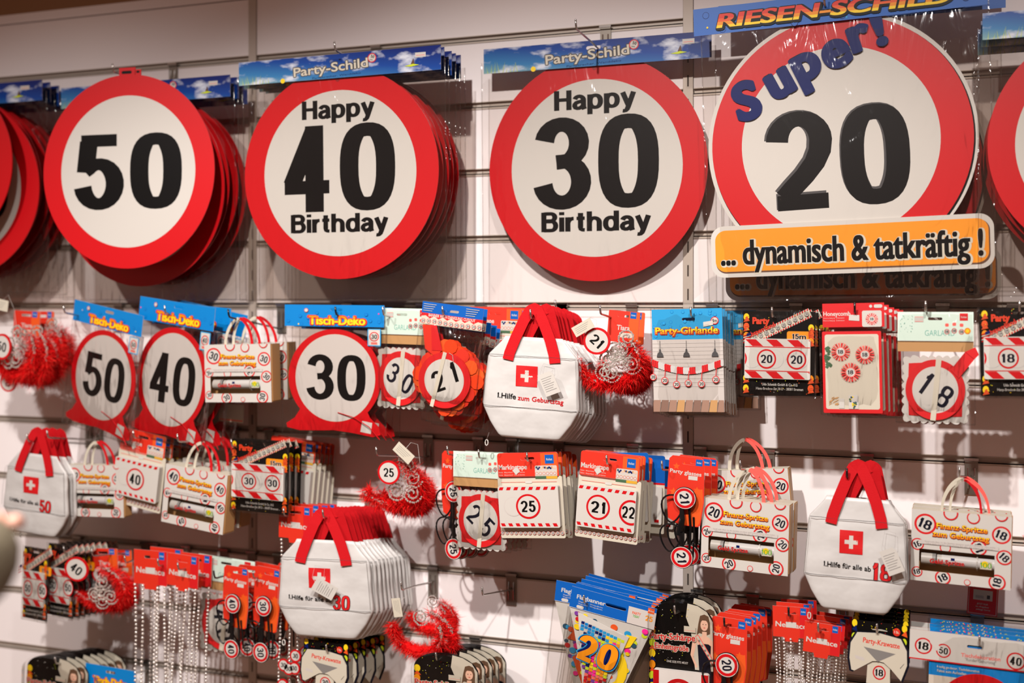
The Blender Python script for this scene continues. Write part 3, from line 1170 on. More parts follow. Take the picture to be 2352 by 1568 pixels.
# ================================================================ money-syringe gift boxes
def gift_box(num, label, group=None, depth=42, seed=1):
    t = thing('gift_box', label, 'box', group)
    rr = random.Random(seed)
    W, H = 106, 83
    b = MB()
    win = rect(-88, 72, -58, -8)
    b.holed(rect(-W, W, -H, H), [win], -1, 0, 'white', 'kraft')
    o = b.build('front_panel', t)
    p = MB()
    cs = [(-76, 50, 24, 20), (85, 40, 20, 20), (-92, 2, 14, 25), (-32, -1, 12, 65), (38, 6, 18, 110), (92, -10, 17, -40), (-92, -62, 12, 15), (-36, -70, 17, 30), (16, -75, 7, 0), (78, -68, 18, 80), (-22, 80, 16, 160), (26, 74, 14, 95), (84, 85, 14, 0)]
    for x, z, r, ro in cs:
        q = cliprect(circ(x, z, r, 28), -W, W, -H, H)
        hid = False
        for (ring, kk) in ((r, 'red2'), (r * .8, 'white')):
            q = cliprect(circ(x, z, ring, 28), -W, W, -H, H)
            if not q:
                continue
            # keep print off the window opening
            for part in (cliprect(q, -W, -88, -H, H), cliprect(q, 72, W, -H, H), cliprect(q, -88, 72, -8, H), cliprect(q, -88, 72, -H, -58)):
                if part:
                    p.lay(part, kk, -1)
        if -84 < x - 8 and x + 8 < 68 and z - 8 < -8 and z + 8 > -55:
            continue
        if z > 72 or z < -72:
            continue
        if (z + 6 > -8 and z - 6 < -8 or z + 6 > -55 and z - 8 < -55) and -88 < x < 70:
            p.text(num, x, z + (5 if z > -20 else -5), r * .7, 'ink', -1, rot=ro, fit=r * .9)
            continue
        p.text(num, x, z, r * .95, 'ink', -1, rot=-ro if abs(x) > 50 and z > 20 else ro, fit=r * 1.15)
    for s_, z in (('Finanz-Spritze', 48), ('zum Geburtstag', 29)):
        fw = 108 if z > 40 else 120
        p.text(s_, 0 + (2 if z > 40 else 0), z, 12.5, 'dred', -1, fit=fw, bold=1, out='dred', ow=.075, rot=-1)
        p.text(s_, 0 + (2 if z > 40 else 0), z + .6, 12.5, 'yellow', -1, fit=fw, bold=1, rot=-1, bands=[(-1, .4, 'amber'), (.4, 2, 'yellow')])
    p.lay(rect(-90, 80, 4, 13), 'palegrey', -1)
    p.text('Geld aufrollen, in die Spritze stecken und verschenken, eine nette', -2, 10.5, 3.2, 'grey', -1, fit=150, bold=0, res=1)
    p.text('Idee zum runden Geburtstag für alle die schon alles haben', -2, 6, 3.2, 'grey', -1, fit=140, bold=0, res=1)
    p.build('print', o)
    b = MB()
    b.box(W - 1, W, 0, depth, -H, H, 'kraft')
    b.box(-W, -W + 1, 0, depth, -H, H, 'kraft')
    b.box(-W, W, depth - 1, depth, -H, H, 'kraft')
    b.box(-W, W, 0, depth, -H, -H + 1, 'cream')
    b.box(-W, W, 0, depth, H - 1, H, 'cream')
    b.box(W - .5, W + 1.5, 4, depth - 4, -H + 4, H - 2, 'kraft')
    b.build('carton', t)
    b = MB()
    b.add([(-88, -.5, -55), (70, -.5, -55), (70, -.5, -8), (-88, -.5, -8)], [(0, 1, 2, 3)], 'shell')
    b.build('window_film', t)
    b = MB()
    b.tube([(-84, 15, -32), (-60, 15, -32), (-52, 15, -32)], 14, 'acryl', 20)
    b.tube([(-50, 15, -32), (36, 15, -32)], 12.5, 'acryl', 20)
    b.tube([(34, 20, -32), (37, 20, -32)], 19, 'acryl', 20)
    sy = b.build('syringe', t, smooth=False)
    b = MB()
    b.tube([(-60, 15, -32), (-52, 15, -32)], 14.4, 'grey', 20)
    b.build('plunger_seal', sy)
    b = MB()
    b.tube([(-40, 15, -32), (86, 15, -32)], 13.2, 'lgrey', 20)
    b.build('banknote_roll', sy)
    p = MB()
    p.text('Geld-Spritze', -28, -34, 10, 'red2', 0, fit=74, bold=2)
    p.lay(rect(42, 66, -42, -24), 'cream', 1.5)
    p.lay(circ(52, -30, 7, 12), 'yellow', 1.5)
    p.text('100', 54, -33, 12, 'green', 1.5, fit=24, pen=(.14, .12))
    p.lay(rect(-20, -12, -30, -24), 'navy', 2)
    p.build('syringe_print', sy)
    for nm, x0, x1, m, y in (('white_ribbon', -42, 8, 'cream', 8), ('white_ribbon', -25, 10, 'cream', 22), ('red_ribbon', 42, 0, 'pinkred' if num == '20' else 'strap', 10), ('red_ribbon', 58, 4, 'pinkred' if num in ('18', '20') else 'strap', 24)):
        b = MB()
        P = []
        for i in range(13):
            u = i / 12
            P.append((x0 + ((2 if x0 < 0 else 4) - x0) * u ** 1.7, y, H + 74 * (1 - (1 - u) ** 1.5)))
        b.strip(P, 8.5 if num != '18' else 5, .7, m)
        b.build(nm, t)
    return t


def gb(t, cx, cy, w, h, d, roll=0, yaw=0):
    return fit(t, cx, cy, w, h, d, 212, 166, 0, roll, yaw)


t = gift_box('20', 'white gift box printed with 20s and a syringe window, in front')
gb(t, 1710, 1231, 200, 160, .20, -1.5, -4)
c = copy_tree(t)
c.location = t.location + Vector((.002, .052, -.004))
c['label'] = 'white gift box with 20s, standing just behind the front one'
c['group'] = t['group'] = 'gift boxes with 20s'
c2 = copy_tree(t)
c2.location = t.location + Vector((-.01, .105, .046))
c2.rotation_euler = (0, R(-5), R(-2))
c2['label'] = 'white gift box with 20s, rearmost and raised above the others'
c2['group'] = t['group']
hook(1700, 1059, .235, -2, 'wire hook holding the gift boxes with 20s', bx=at(1766, 1060, 0).x)
t = gift_box('18', 'white gift box printed with 18s and a syringe window', depth=36)
gb(t, 2206, 1260, 230, 166, .17, -1.2, -3)
c = copy_tree(t)
c.location = t.location + Vector((.0, .045, -.001))
c['label'] = 'white gift box with 18s behind the front one at the right edge'
c['group'] = t['group'] = 'gift boxes with 18s'
hook(2204, 1074, .19, -2, 'wire hook holding the gift boxes with 18s', bx=at(2231, 1074, 0).x)
t = gift_box('30', 'white gift box printed with 30s and a syringe window', depth=52)
gb(t, 546, 857, 152, 133, .20, 1.5, 2)
c = copy_tree(t)
c.location = t.location + Vector((.004, .062, .002))
c['label'] = 'white gift box with 30s behind the front one'
c['group'] = t['group'] = 'gift boxes with 30s'
hook(524, 712, .225, 0, 'black-tipped hook holding the gift boxes with 30s', tip='glassblack')
t = gift_box('40', 'white gift box printed with 40s and a syringe window', depth=50)
gb(t, 446, 1145, 142, 136, .20, -6, -3)
c = copy_tree(t)
c.location = t.location + Vector((.004, .058, .006))
c['label'] = 'white gift box with 40s behind the front one'
c['group'] = t['group'] = 'gift boxes with 40s'
hook(407, 998, .23, -2, 'wire hook holding the gift boxes with 40s')
t = gift_box('50', 'white gift box printed with 50s and a syringe window', depth=40)
gb(t, 218, 1127, 130, 118, .18, 1.5, 2)
hook(108, 990, .235, -2, 'wire hook holding the gift box with 50s', bx=at(230, 990, 0).x)


# ================================================================ garland packs
def garland(num, label, group=None, tail=False, rot=-35, split=True, red_logo=True, header='mint', scallop='white'):
    t = thing('garland_pack', label, 'party garland', group)
    b = MB()
    W = 84
    b.holed(rect(-W, W, 52, 116), [slot(0, 101, 32, 6)], -5, -4, header, 'white')
    o = b.build('header_card', t)
    p = MB()
    p.text('GARLAND', 10, 70, 12.5, 'teal', -5, fit=66, bold=0)
    if red_logo:
        p.lay(rect(54, 72, 97, 113), 'red2', -5)
        p.text('folat', 63, 105, 4, 'white', -5, fit=13)
    for i, (x, c) in enumerate(((26, 'red2'), (42, 'red2'), (58, 'red2'), (71, 'amber'))):
        z = 73 + (2 if i % 2 else 0)
        if i == 3:
            p.lay(circ(x, z, 7, 16), 'amber', -5)
            p.lay(circ(x, z, 4, 12), 'yellow', -5)
        else:
            p.badge(x, z, 6, num, 0, -5, seg=14)
            p.lay(rrect(x - 4, x + 4, z + 11, z + 18, 2), 'pinkred', -5)
    p.lay(rect(-46, -26, 94, 106), 'white', -5)
    for z in (95, 105):
        p.lay(rect(-45, -27, z - .4, z + .4), 'pinkred', -5)
    rr = random.Random(5)
    for i in range(30):
        p.lay(circ(rr.uniform(-78, -50), rr.uniform(72, 110), rr.uniform(.4, 1.1), 5), 'teal', -5)
    p.lay(rect(-W, W, 52, 53), 'lgrey', -5)
    p.build('header_print', o)
    b = MB()
    b.prism(rect(-W, W, 29, 52), -3.5, -2.8, 'kraft')
    b.build('kraft_strip', t)
    b = MB()
    pts = []
    for i in range(28):
        a = 6.28318 * i / 28
        for k in range(5):
            aa = a + 6.28318 / 28 * (k / 5)
            q = 69 + 6 * math.sin(math.pi * k / 5)
            ca, sa = math.cos(aa), math.sin(aa)
            q = q * min(1.32, 1 / max(abs(ca), abs(sa), .01))
            pts.append((q * ca, q * sa - 54))
    for layer in range(4):
        b.prism([(x * (1 - .012 * layer) + layer * .8, z - layer * .7) for x, z in pts], -4 + layer * 3, -2 + layer * 3, scallop if layer % 2 == 0 else 'red2')
    b.build('scalloped_paper', t, kind='stuff')
    b = MB()
    ears = [(-1, 1), (1, -1), (-1, -1)] + ([] if tail else [(1, 1)])
    for sx, sz in ears:
        b.prism([(sx * 60, -54 + sz * 22), (sx * 59, -54 + sz * 57), (sx * 24, -54 + sz * 59), (sx * 40, -54 + sz * 40)], -5.2, -4.4, 'red2')
    b.build('corner_flag', t, kind='stuff')
    b = MB()
    b.prism(circ(0, -54, 66, 48), -9, -6, 'red2')
    o = b.build('cutout_disc', t)
    p = MB()
    p.lay(circ(0, -54, 51, 48), 'white', -9)
    a = math.cos(R(rot)), math.sin(R(rot))
    k = 25
    p.text(num[0], -k * a[0], -54 - k * a[1], 50, 'ink', -9, rot=rot, pen=(.17, .13))
    p.text(num[1], k * a[0], -54 + k * a[1], 50, 'ink', -9, rot=rot, pen=(.17, .13))
    p.build('print', o)
    b = MB()
    b.strip([(-5, -9.6, -121), (2, -10.2, -54), (8, -9.6, 13)], 12, .5, 'cream')
    b.build('paper_band', t)
    if tail:
        b = MB()
        b.prism([(34, -10), (66, 30), (86, 14), (52, -28)], -10.5, -9.8, 'red2')
        b.prism([(66, 30), (88, 40), (96, 24), (86, 14)], -12, -11, 'red2')
        b.build('loose_flag', t)
    bag(t, -88, 88, -128, 118, -13, 6, 4)
    return t


def gp(t, cx, cy, w, h, d, roll=0, yaw=0):
    return fit(t, cx, cy, w, h, d, 172, 246, -5, roll, yaw)


t = garland('18', 'garland pack with 18 disc and loose red flag', tail=True)
gp(t, 2148, 843, 178, 258, .19, 0, 0)
hook(2126, 693, .215, 0, 'wire hook holding the 18 garland pack', bx=at(2165, 700, 0).x)
t = garland('30', 'garland pack with 30 disc behind the 21 banner', rot=-30)
gp(t, 924, 822, 130, 232, .165, -1, -4)
stack(t, 2, .035, '30 garland pack, {o} of its stack', '30 garland packs', 2, 2, 1)
hook(879, 706, .20, 0, 'wire hook holding the 30 garland packs')
t = garland('25', 'garland pack with 25 disc half covered by a tape card', rot=-40)
gp(t, 1107, 1149, 132, 226, .175, 0, -2)
stack(t, 4, .032, '25 garland pack, {o} of its stack', '25 garland packs', 1.5, 1.5, .8)
hook(1099, 1034, .20, -2, 'wire hook holding the 25 garland packs')
t = garland('40', 'garland pack with 40 disc behind the party glasses', rot=-80)
gp(t, 520, 1388, 132, 222, .13, -2, -4)
hook(408, 1293, .225, -4, 'wire hook with the 40 garland pack', bx=at(516, 1290, 0).x)


# ================================================================ banner with dangling cutout
def banner21(label, group=None):
    t = thing('banner_pack', label, 'party banner', group)
    b = MB()
    b.holed(rect(-76, 76, 66, 118), [slot(0, 103, 32, 7)], -4, -3, 'blue', 'cream')
    o = b.build('header_card', t)
    p = MB()
    p.lay(rect(-76, 76, 66, 92), 'cream', -4)
    p.lay([(-76, 92), (76, 92), (76, 84)] + [(76 - i * 10.85, 80 + (6 if i % 2 else 0)) for i in range(1, 14)] + [(-76, 84)], 'red2', -4)
    p.text('BANNER WITH DANGLING CUTOUT', 0, 88, 6.6, 'white', -4, fit=116, bold=2, res=2)
    for i in range(11):
        p.badge(-70 + i * 14, 73 + math.sin(i * .8) * 1.0, 5.6, '21', 0, -4, seg=14, inner=.82)
    for x0 in (-72, 34):
        for k in range(4):
            p.lay(rect(x0, x0 + 32 - k * 3, 112 - k * 5, 113.2 - k * 5), 'lgrey', -4)
    p.build('header_print', o)
    b = MB()
    rr = random.Random(3)
    for layer in range(3):
        for i in range(12):
            a = i * .5236 + layer * .2
            q = 62 + (10 if i % 3 == 0 else 0)
            b.prism(circ(4 + q * math.cos(a), -50 + q * math.sin(a) * 1.0, 17, 10), -3 + layer * 2.5, -1.5 + layer * 2.5, ('tissue', 'orange', 'ored')[(i + layer) % 3])
    b.build('tissue_petals', t, kind='stuff')
    b = MB()
    b.prism([(-70, 64), (-58, 10), (-30, -6), (-16, 10), (-44, 66)], -5.4, -4.8, 'ored')
    b.prism([(-48, 66), (-40, 8), (-14, 10), (-34, 66)], -6.4, -5.8, 'red2')
    b.build('folded_ribbon', t, kind='stuff')
    b = MB()
    b.prism(circ(0, -56, 64, 48), -11, -7, 'red2')
    o = b.build('cutout_disc', t)
    p = MB()
    p.lay(circ(0, -56, 49, 48), 'white', -11)
    p.text('2', -14, -60, 48, 'black', -11, rot=26, pen=(.19, .14))
    p.text('1', 22, -34, 46, 'black', -11, rot=24, pen=(.19, .14))
    p.build('print', o)
    b = MB()
    b.strip([(-24, -11.6, -120), (-14, -12.4, -56), (-4, -11.6, 8)], 9, .5, 'cream')
    b.tube([(6, -12, 8), (16, -13, 4), (20, -12.6, -14)], .5, 'white', 4)
    b.build('paper_band', t, kind='stuff')
    bag(t, -80, 80, -128, 68, -15, 6, 4)
    return t


t = banner21('banner pack with 21 disc and blue header, in front')
fit(t, 1030, 822, 148, 246, .20, 160, 246, -5, -6.5, -3)
for i, c in enumerate(stack(t, 4, .024, '21 banner pack, {o} from the front', '21 banner packs', 1.5, 2, 1.5)):
    if i > 0:
        c.location.z -= .02 + .004 * i
hook(1016, 705, .215, 0, 'wire hook holding the 21 banner packs')


# ================================================================ Girlande photo packs
def girlande(label, group=None):
    t = thing('garland_photo_pack', label, 'party garland', group)
    b = MB()
    b.holed(rect(-81, 81, 48, 118), [slot(4, 94, 30, 7)], -2, 2, 'lcyan', 'white')
    b.prism(rect(-81, 81, -118, 48), -2, 2, 'palegrey')
    o = b.build('card', t)
    p = MB()
    for i in range(22):
        x, z = RND.uniform(-76, 76), RND.uniform(54, 114)
        p.lay(circ(x, z, 4, 9), 'cyan', -2)
        p.lay(circ(x, z, 3.3, 9), 'lcyan', -2)
    p.text('Party-Girlande', 0, 68, 15, 'ink', -2, fit=146, bold=2, out='ored', ow=.1)
    p.text('Party-Girlande', -1, 69, 15, 'yellow', -2, fit=144, bold=2, bands=[(-1, .3, 'amber'), (.3, 2, 'yellow')])
    p.badge(64, 90, 9, '4m', 0, -2)
    p.lay([(38, 76), (60, 80), (60, 90), (38, 87)], 'white', -2)
    for i in range(12):
        p.lay(rect(-81, 81, 40 - i * 9, 40.5 - i * 9), 'lgrey', -2)
    for x in (-63, -2, 63):
        p.lay(rect(x - .4, x + .4, 22, 46), 'dgrey', -2)
        p.lay([(x - 8, 8), (x + 8, 8), (x + 6, 16), (x + 2, 20), (x + 2, 26), (x - 2, 26), (x - 2, 20), (x - 6, 16)], 'dgrey', -2)
    for i in range(34):
        u = i / 33
        x, z = -79 + 158 * u, -6 - 18 * math.sin(math.pi * u)
        r = (i // 3) % 2 == 0
        p.lay(rrect(x - 3.4, x + 3.4, z - 8, z + 8, 2.5, 2), 'red2' if r else 'lgrey', -2)
        p.lay(rect(x - .5, x + .5, z - 6, z + 6), 'dred' if r else 'white', -2)
    for x, z in ((-80, -38), (-53, -46), (-26, -55), (1, -52), (31, -54), (64, -44)):
        p.lay([(x - .8, z + 8), (x + .8, z + 8), (x + 3, z + 28), (x + 1.4, z + 28)], 'red2', -2)
        p.badge(x, z, 8, '20', 0, -2, seg=18)
    for i in range(9):
        x0 = -81 + i * 18.6
        q = cliprect([(x0 - 3, -118), (x0 + 15, -118), (x0 + 18, -91), (x0 + 2, -91)], -81, 81, -118, 48)
        if q:
            p.lay(q, ('wood', 'darkwood', 'wood', 'kraft')[i % 4], -2)
            p.lay([(x0 - 3, -118), (x0 - 2.2, -118), (x0 + 2.6, -91), (x0 + 1.8, -91)] if x0 > -80 else rect(-81, -80.5, -118, -91), 'brown', -2)
    p.build('print', o)
    bag(t, -84, 86, -122, 122, -4, 4, 2.5)
    return t


t = girlande('photo pack reading Party-Girlande with blue top, in front')
fit(t, 1580, 827, 164, 240, .20, 164, 240, 0, 1.5, -1)
stack(t, 5, .024, 'Party-Girlande photo pack, {o} from the front', 'Party-Girlande photo packs', 1.5, 2, 1)
c = copy_tree(t)
c.location = at(1662, 825, .035)
c['label'] = 'Party-Girlande photo pack pushed back against the wall'
c['group'] = t['group']
hook(1586, 706, .22, 0, 'wire hook holding the Party-Girlande packs')


# ================================================================ barrier tape packs
def balloons(p, pts, y):
    for x, z, r in pts:
        p.lay(circ(x, z, r, 10, r * 1.25), RND.choice(('yellow', 'amber', 'lime', 'orange')), y)


def barrier(num, label, group=None, width=86):
    t = thing('barrier_tape_pack', label, 'party tape', group)
    b = MB()
    W = width
    b.holed(rect(-W, W, -98, 98), [slot(0, 86, 30, 6)], 0, 1.2, 'black', 'black')
    o = b.build('card', t)
    p = MB()
    L0, L1 = (-64, 30), (74, 96)
    dx, dz = L1[0] - L0[0], L1[1] - L0[1]
    ll = math.hypot(dx, dz)
    ux, uz = dx / ll, dz / ll
    nx, nz = -uz, ux
    f = lambda a, c: (L0[0] + ux * a + nx * c, L0[1] + uz * a + nz * c)
    p.lay([f(0, -11), f(ll, -11), f(ll, 11), f(0, 11)], 'cream', 0)
    for i in range(24):
        a = i * 6.4
        for s_, e_ in ((-11, -7), (7, 11)):
            p.lay([f(a, s_), f(a + 3.2, s_), f(a + 5, e_), f(a + 1.8, e_)], 'red', 0)
    for i in range(10):
        x, z = f(9 + i * 15, 0)
        p.badge(x, z, 5.2, num, 25, 0, seg=14, ring='black', inner=.85)
    p.text('Party', -42, 76, 15, 'ored', 0, fit=40, bold=2, out='orange', ow=.04)
    p.text('Absperrband', -42, 54, 11, 'ored', 0, fit=70, rot=24, bold=2)
    p.lay(rrect(20, 78, 28, 52, 5), 'amber', 0)
    p.text('15m', 49, 40, 12, 'black', 0, fit=32, bold=2, out='white', ow=.06)
    for side in (-1, 1):
        for zz in (84, 62, 40, -60, -84) if side < 0 else (60, 44, 28, -58, -80):
            x = side * (W - 9)
            p.lay(circ(x, zz, 7, 10, 9), ('yellow', 'amber', 'orange')[int(abs(zz)) % 3], 0)
            p.lay([(x - 7, zz - 12), (x + 8, zz - 9), (x + 1, zz + 3)], 'orange', 0)
            for k in range(3):
                p.lay([(x - 6 + k, zz - 10 + k * 4), (x + 7 - k, zz - 8 + k * 4), (x + 7 - k, zz - 7 + k * 4), (x - 6 + k, zz - 9 + k * 4)], 'dred', 0)
    for k in range(5):
        p.lay([(-84, 22 + k * 4), (-66, 28 + k * 4), (-66, 30 + k * 4), (-84, 24 + k * 4)], 'white' if k % 2 else 'red', 0)
    p.lay([(-76, 38), (-66, 41), (-66, 48), (-76, 45)], 'navy', 0)
    for i in range(30):
        p.lay(circ(RND.uniform(-W + 6, W - 6), RND.choice((RND.uniform(-95, -60), RND.uniform(30, 95))), 1, 5), RND.choice(('yellow', 'lime', 'white', 'orange')), 0)
    p.text('Udo Schmidt GmbH & Co. KG', 4, -73, 6, 'white', 0, fit=84, res=2)
    p.text('Hans-Bredow-Str.38 D - 28307 Bremen', 4, -83, 6, 'white', 0, fit=112, res=2)
    p.build('print', o)
    b = MB()
    b.prism(rrect(-W + 6, W - 10, -60, 34, 4), -9, -1, 'white')
    r = b.build('folded_tape', t)
    p = MB()
    x0, x1 = -W + 7, W - 11
    for i in range(-1, 5):
        a = x0 + 6 + i * 50
        for z0, z1 in ((16, 32), (-59, -43)):
            q = cliprect([(a + 12, z0), (a + 38, z0), (a + 20, z1), (a - 6, z1)], x0, x1, -60, 34)
            if q:
                p.lay(q, 'red', -9)
    p.lay(rect(x0, x1, 13.5, 15.5), 'red', -9)
    p.lay(rect(x0, x1, -42.5, -40.5), 'red', -9)
    for x in (-62, -8, 50, 100):
        q = cliprect(circ(x, -13.5, 22, 32), x0, x1, -60, 34)
        if q:
            p.lay(q, 'lgrey', -9)
            q = cliprect(circ(x, -13.5, 20.5, 32), x0, x1, -60, 34)
            p.lay(q, 'white', -9)
    for x in (-27, 44):
        p.badge(x, -13.5, 23, num, 0, -9, seg=36, tc='ink', inner=.83, th=.85)
    q = cliprect(circ(-97, -13.5, 23, 32), x0, x1, -60, 34)
    if q:
        p.lay(q, 'red', -9)
        q = cliprect(circ(-97, -13.5, 19, 32), x0, x1, -60, 34)
        if q:
            p.lay(q, 'white', -9)
    p.build('tape_print', r)
    bag(t, -W - 3, W + 3, -101, 101, -12, 4, 3)
    return t


def bp(t, cx, cy, w, h, d, roll=0, yaw=0):
    return fit(t, cx, cy, w, h, d, 176, 200, 0, roll, yaw)


t = barrier('20', 'black barrier tape pack with two 20 discs on the tape')
bp(t, 1788, 811, 170, 196, .19, -.5, 0)
stack(t, 3, .034, '20 barrier tape pack, {o} from the front', '20 barrier tape packs', 3, 3, 2.5, dz=.003, dx=.006)
hook(1773, 707, .21, 0, 'wire hook holding the 20 barrier tapes', bx=at(1829, 700, 0).x)
t = barrier('18', 'black barrier tape pack with 18 discs at the right edge')
bp(t, 2344, 808, 188, 208, .19, 1, 0)
stack(t, 2, .024, '18 barrier tape pack, {o} from the front', '18 barrier tape packs', 3, 3, 2, dz=.004)
hook(2342, 692, .21, 0, 'wire hook holding the 18 barrier tapes')
t = barrier('30', 'black barrier tape pack with two 30 discs on the tape')
bp(t, 597, 1094, 134, 168, .19, -1, -3)
stack(t, 2, .026, '30 barrier tape pack, {o} from the front', '30 barrier tape packs', 2, 2, 1)
hook(531, 1010, .21, -2, 'wire hook holding the 30 barrier tapes', bx=at(620, 1010, 0).x)
t = barrier('50', 'black barrier tape pack with 50 disc, leftmost of two', width=60)
bp(t, 82, 1340, 82, 168, .22, -2, -4)
t = barrier('50', 'black barrier tape pack with 50 disc, right beside the leftmost', width=60)
bp(t, 140, 1333, 88, 168, .20, -2, -4)
stack(t, 7, .02, '50 barrier tape pack, {o} of the right-hand row', '50 barrier tape packs', 1, 1.5, 1)
hook(146, 1256, .215, -4, 'wire hook holding the 50 barrier tapes', bx=at(180, 1250, 0).x)


# ================================================================ honeycomb packs
def rosette(p, x, z, r, y, n=16):
    for i in range(n):
        a = 6.28318 * i / n
        d = 6.28318 / n * .3
        p.lay([(x + r * .4 * math.cos(a - d), z + r * .4 * math.sin(a - d)), (x + r * math.cos(a - d), z + r * math.sin(a - d)), (x + r * .86 * math.cos(a), z + r * .86 * math.sin(a)), (x + r * math.cos(a + d), z + r * math.sin(a + d)), (x + r * .4 * math.cos(a + d), z + r * .4 * math.sin(a + d))], 'salmon' if i % 2 else 'red2', y)
    p.lay(circ(x, z, r * .5, 20), 'salmon', y)
    p.lay(circ(x, z, r * .42, 20), 'white', y)
    p.text('18', x, z, r * .4, 'ink', y, fit=r * .5)


def honeycomb(label, group=None):
    t = thing('honeycomb_pack', label, 'party decoration', group)
    b = MB()
    b.holed(rect(-70, 70, 74, 130), [slot(-2, 117, 30, 7)], -4, -3, 'red2', 'white')
    o = b.build('header_card', t)
    p = MB()
    p.text('Honeycomb', -68, 106, 10, 'white', -4, al='l', fit=62, bold=2)
    for k in range(2):
        p.text('Deco to hang up · Dekoration', -68, 96 - k * 6, 3, 'white', -4, al='l', fit=48, bold=0, res=1)
    p.lay(rrect(20, 64, 74, 112, 4), 'white', -4)
    rosette(p, 42, 92, 15, -4)
    p.lay(circ(40, 122, 3.6, 12), 'white', -4)
    p.lay(rrect(47, 66, 118, 126, 3.5), 'white', -4)
    p.lay([(-10, 90), (14, 88), (14, 102), (-9, 103)], 'white', -4)
    p.build('header_print', o)
    b = MB()
    b.prism(rrect(-72, 62, -128, 64, 3), -5, 1, 'red2')
    o = b.build('card', t)
    p = MB()
    p.lay(rrect(-66, 56, -119, 57, 5), 'cream', -5)
    rr = random.Random(9)
    for i in range(26):
        x, z = rr.uniform(-66, -54), rr.uniform(-20, 30)
        p.lay([(x - 3, z), (x + 2, z - 4), (x + 6, z), (x + 1, z + 4)], 'foliage', -5)
    for i in range(16):
        x, z = rr.uniform(-60, -36), rr.uniform(-112, -95)
        p.lay([(x, z), (x + 6, z + 4), (x + 7, z + 6), (x + 1, z + 3)], 'kraft', -5)
    p.lay(rect(-36, -24, -117, -94), 'white', -5)
    p.lay(rect(-14, 8, -118, -86), 'white', -5)
    for i in range(16):
        x, z = rr.uniform(-12, 4), rr.uniform(-116, -90)
        p.lay([(x - 2, z), (x, z - 3), (x + 4, z), (x, z + 3)], ('dteal', 'yellow', 'foliage')[i % 3], -5)
    rosette(p, -30, 16, 23, -5, 18)
    rosette(p, 25, 9, 23, -5, 18)
    rosette(p, -8, -32, 24, -5, 18)
    p.build('card_print', o)
    bag(t, -78, 68, -132, 76, -7, 4, 3)
    return t


t = honeycomb('red honeycomb pack showing three striped 18 rosettes, in front')
fit(t, 1962, 823, 150, 256, .19, 148, 262, 0, 1.2, -1)
stack(t, 4, .030, 'red 18 honeycomb pack, {o} from the front', '18 honeycomb packs', 1, 1.5, .8, dx=.0075)
hook(1963, 697, .205, 0, 'black-tipped hook holding the honeycomb packs', tip='glassblack')


# ================================================================ marking tape cards
def marking(num, label, group=None, second=None, head='Markingtape', low=None):
    t = thing('marking_tape_card', label, 'party tape', group)
    b = MB()
    b.holed(rrect(-70, 70, 40, 98, 6), [slot(0, 84, 32, 7)], -1, 0, 'ored', 'white')
    b.prism(rrect(-72, 76, -96, 44, 4), -1, 0, 'cream')
    o = b.build('card', t)
    p = MB()
    p.lay(rect(30, 68, 48, 96), 'orange', -1)
    p.text(head, -68, 66, 11, 'white', -1, al='l', fit=66, bold=2)
    for k in range(2):
        p.text('Ruban · Absperrband · Cinta de barrera', -68, 54 - k * 6, 3, 'white', -1, al='l', fit=60, bold=0, res=1)
    p.lay(rect(40, 60, 72, 92), 'blue', -1)
    p.text('folat', 50, 82, 5, 'white', -1, fit=14)
    p.lay(rrect(16, 66, 38, 68, 3), 'palegrey', -1)
    rr = random.Random(2)
    for i in range(14):
        p.lay(circ(20 + i * 3.2, 62 + rr.uniform(-2, 2), 2.4, 8), rr.choice(('dteal', 'skin', 'navy', 'kraft')), -1)
    p.lay(rect(16, 41, 38, 44), 'foliage', -1)
    p.lay(rect(41, 66, 38, 44), 'gold', -1)
    p.lay(rect(16, 66, 45, 55), 'cream', -1)
    for i in range(6):
        p.badge(20 + i * 8.2, 50, 3.6, '', 0, -1, seg=10, inner=.8)
    p.lay([(-36, 58), (-26, 66), (-18, 56), (-28, 48)], 'white', -1)
    p.lay(rect(-64, 64, 31, 31.8), 'pinkred', -1)
    p.lay(rrect(-8, 8, 28.5, 34.5, 2.8), 'white', -1)
    for i in range(14):
        p.badge(-68 + i * 10.6, -84, 4.2, num, 0, -1, seg=12, inner=.85)
    p.build('print', o)
    b = MB()
    b.prism(rrect(-68, 70, -70, 24, 4), -14, -2, 'white')
    r = b.build('tape_roll', t)
    p = MB()
    for i in range(8):
        x = -62 + i * 17
        p.lay([(x - 4, 15), (x + 5, 15), (x + 8, 22), (x - 1, 22)], 'red', -14)
        p.lay([(x - 1, -67), (x + 8, -67), (x + 5, -60), (x - 4, -60)], 'red', -14)
    x = -8 if second is None else -25
    for q in ((x - 26, 'lgrey'),) if second is None else ():
        p.lay(circ(q[0], -22, 22, 30), 'palegrey', -14)
        p.lay(circ(q[0], -22, 20, 30), 'white', -14)
    p.badge(x + 8, -22, 28, num, 0, -14, seg=40, inner=.84, th=.92, fit=34)
    if second:
        q = cliprect(circ(60, -24, 28, 36), -68, 69, -68, 24)
        p.lay(q, 'red', -14)
        q = cliprect(circ(60, -24, 23, 36), -68, 69, -68, 24)
        p.lay(q, 'white', -14)
        p.text(second, 54, -24, 26, 'black', -14, fit=30)
    p.build('tape_print', r)
    return t


def mp(t, cx, cy, w, h, d, roll=0, yaw=0):
    return fit(t, cx, cy, w, h, d, 148, 194, 0, roll, yaw)


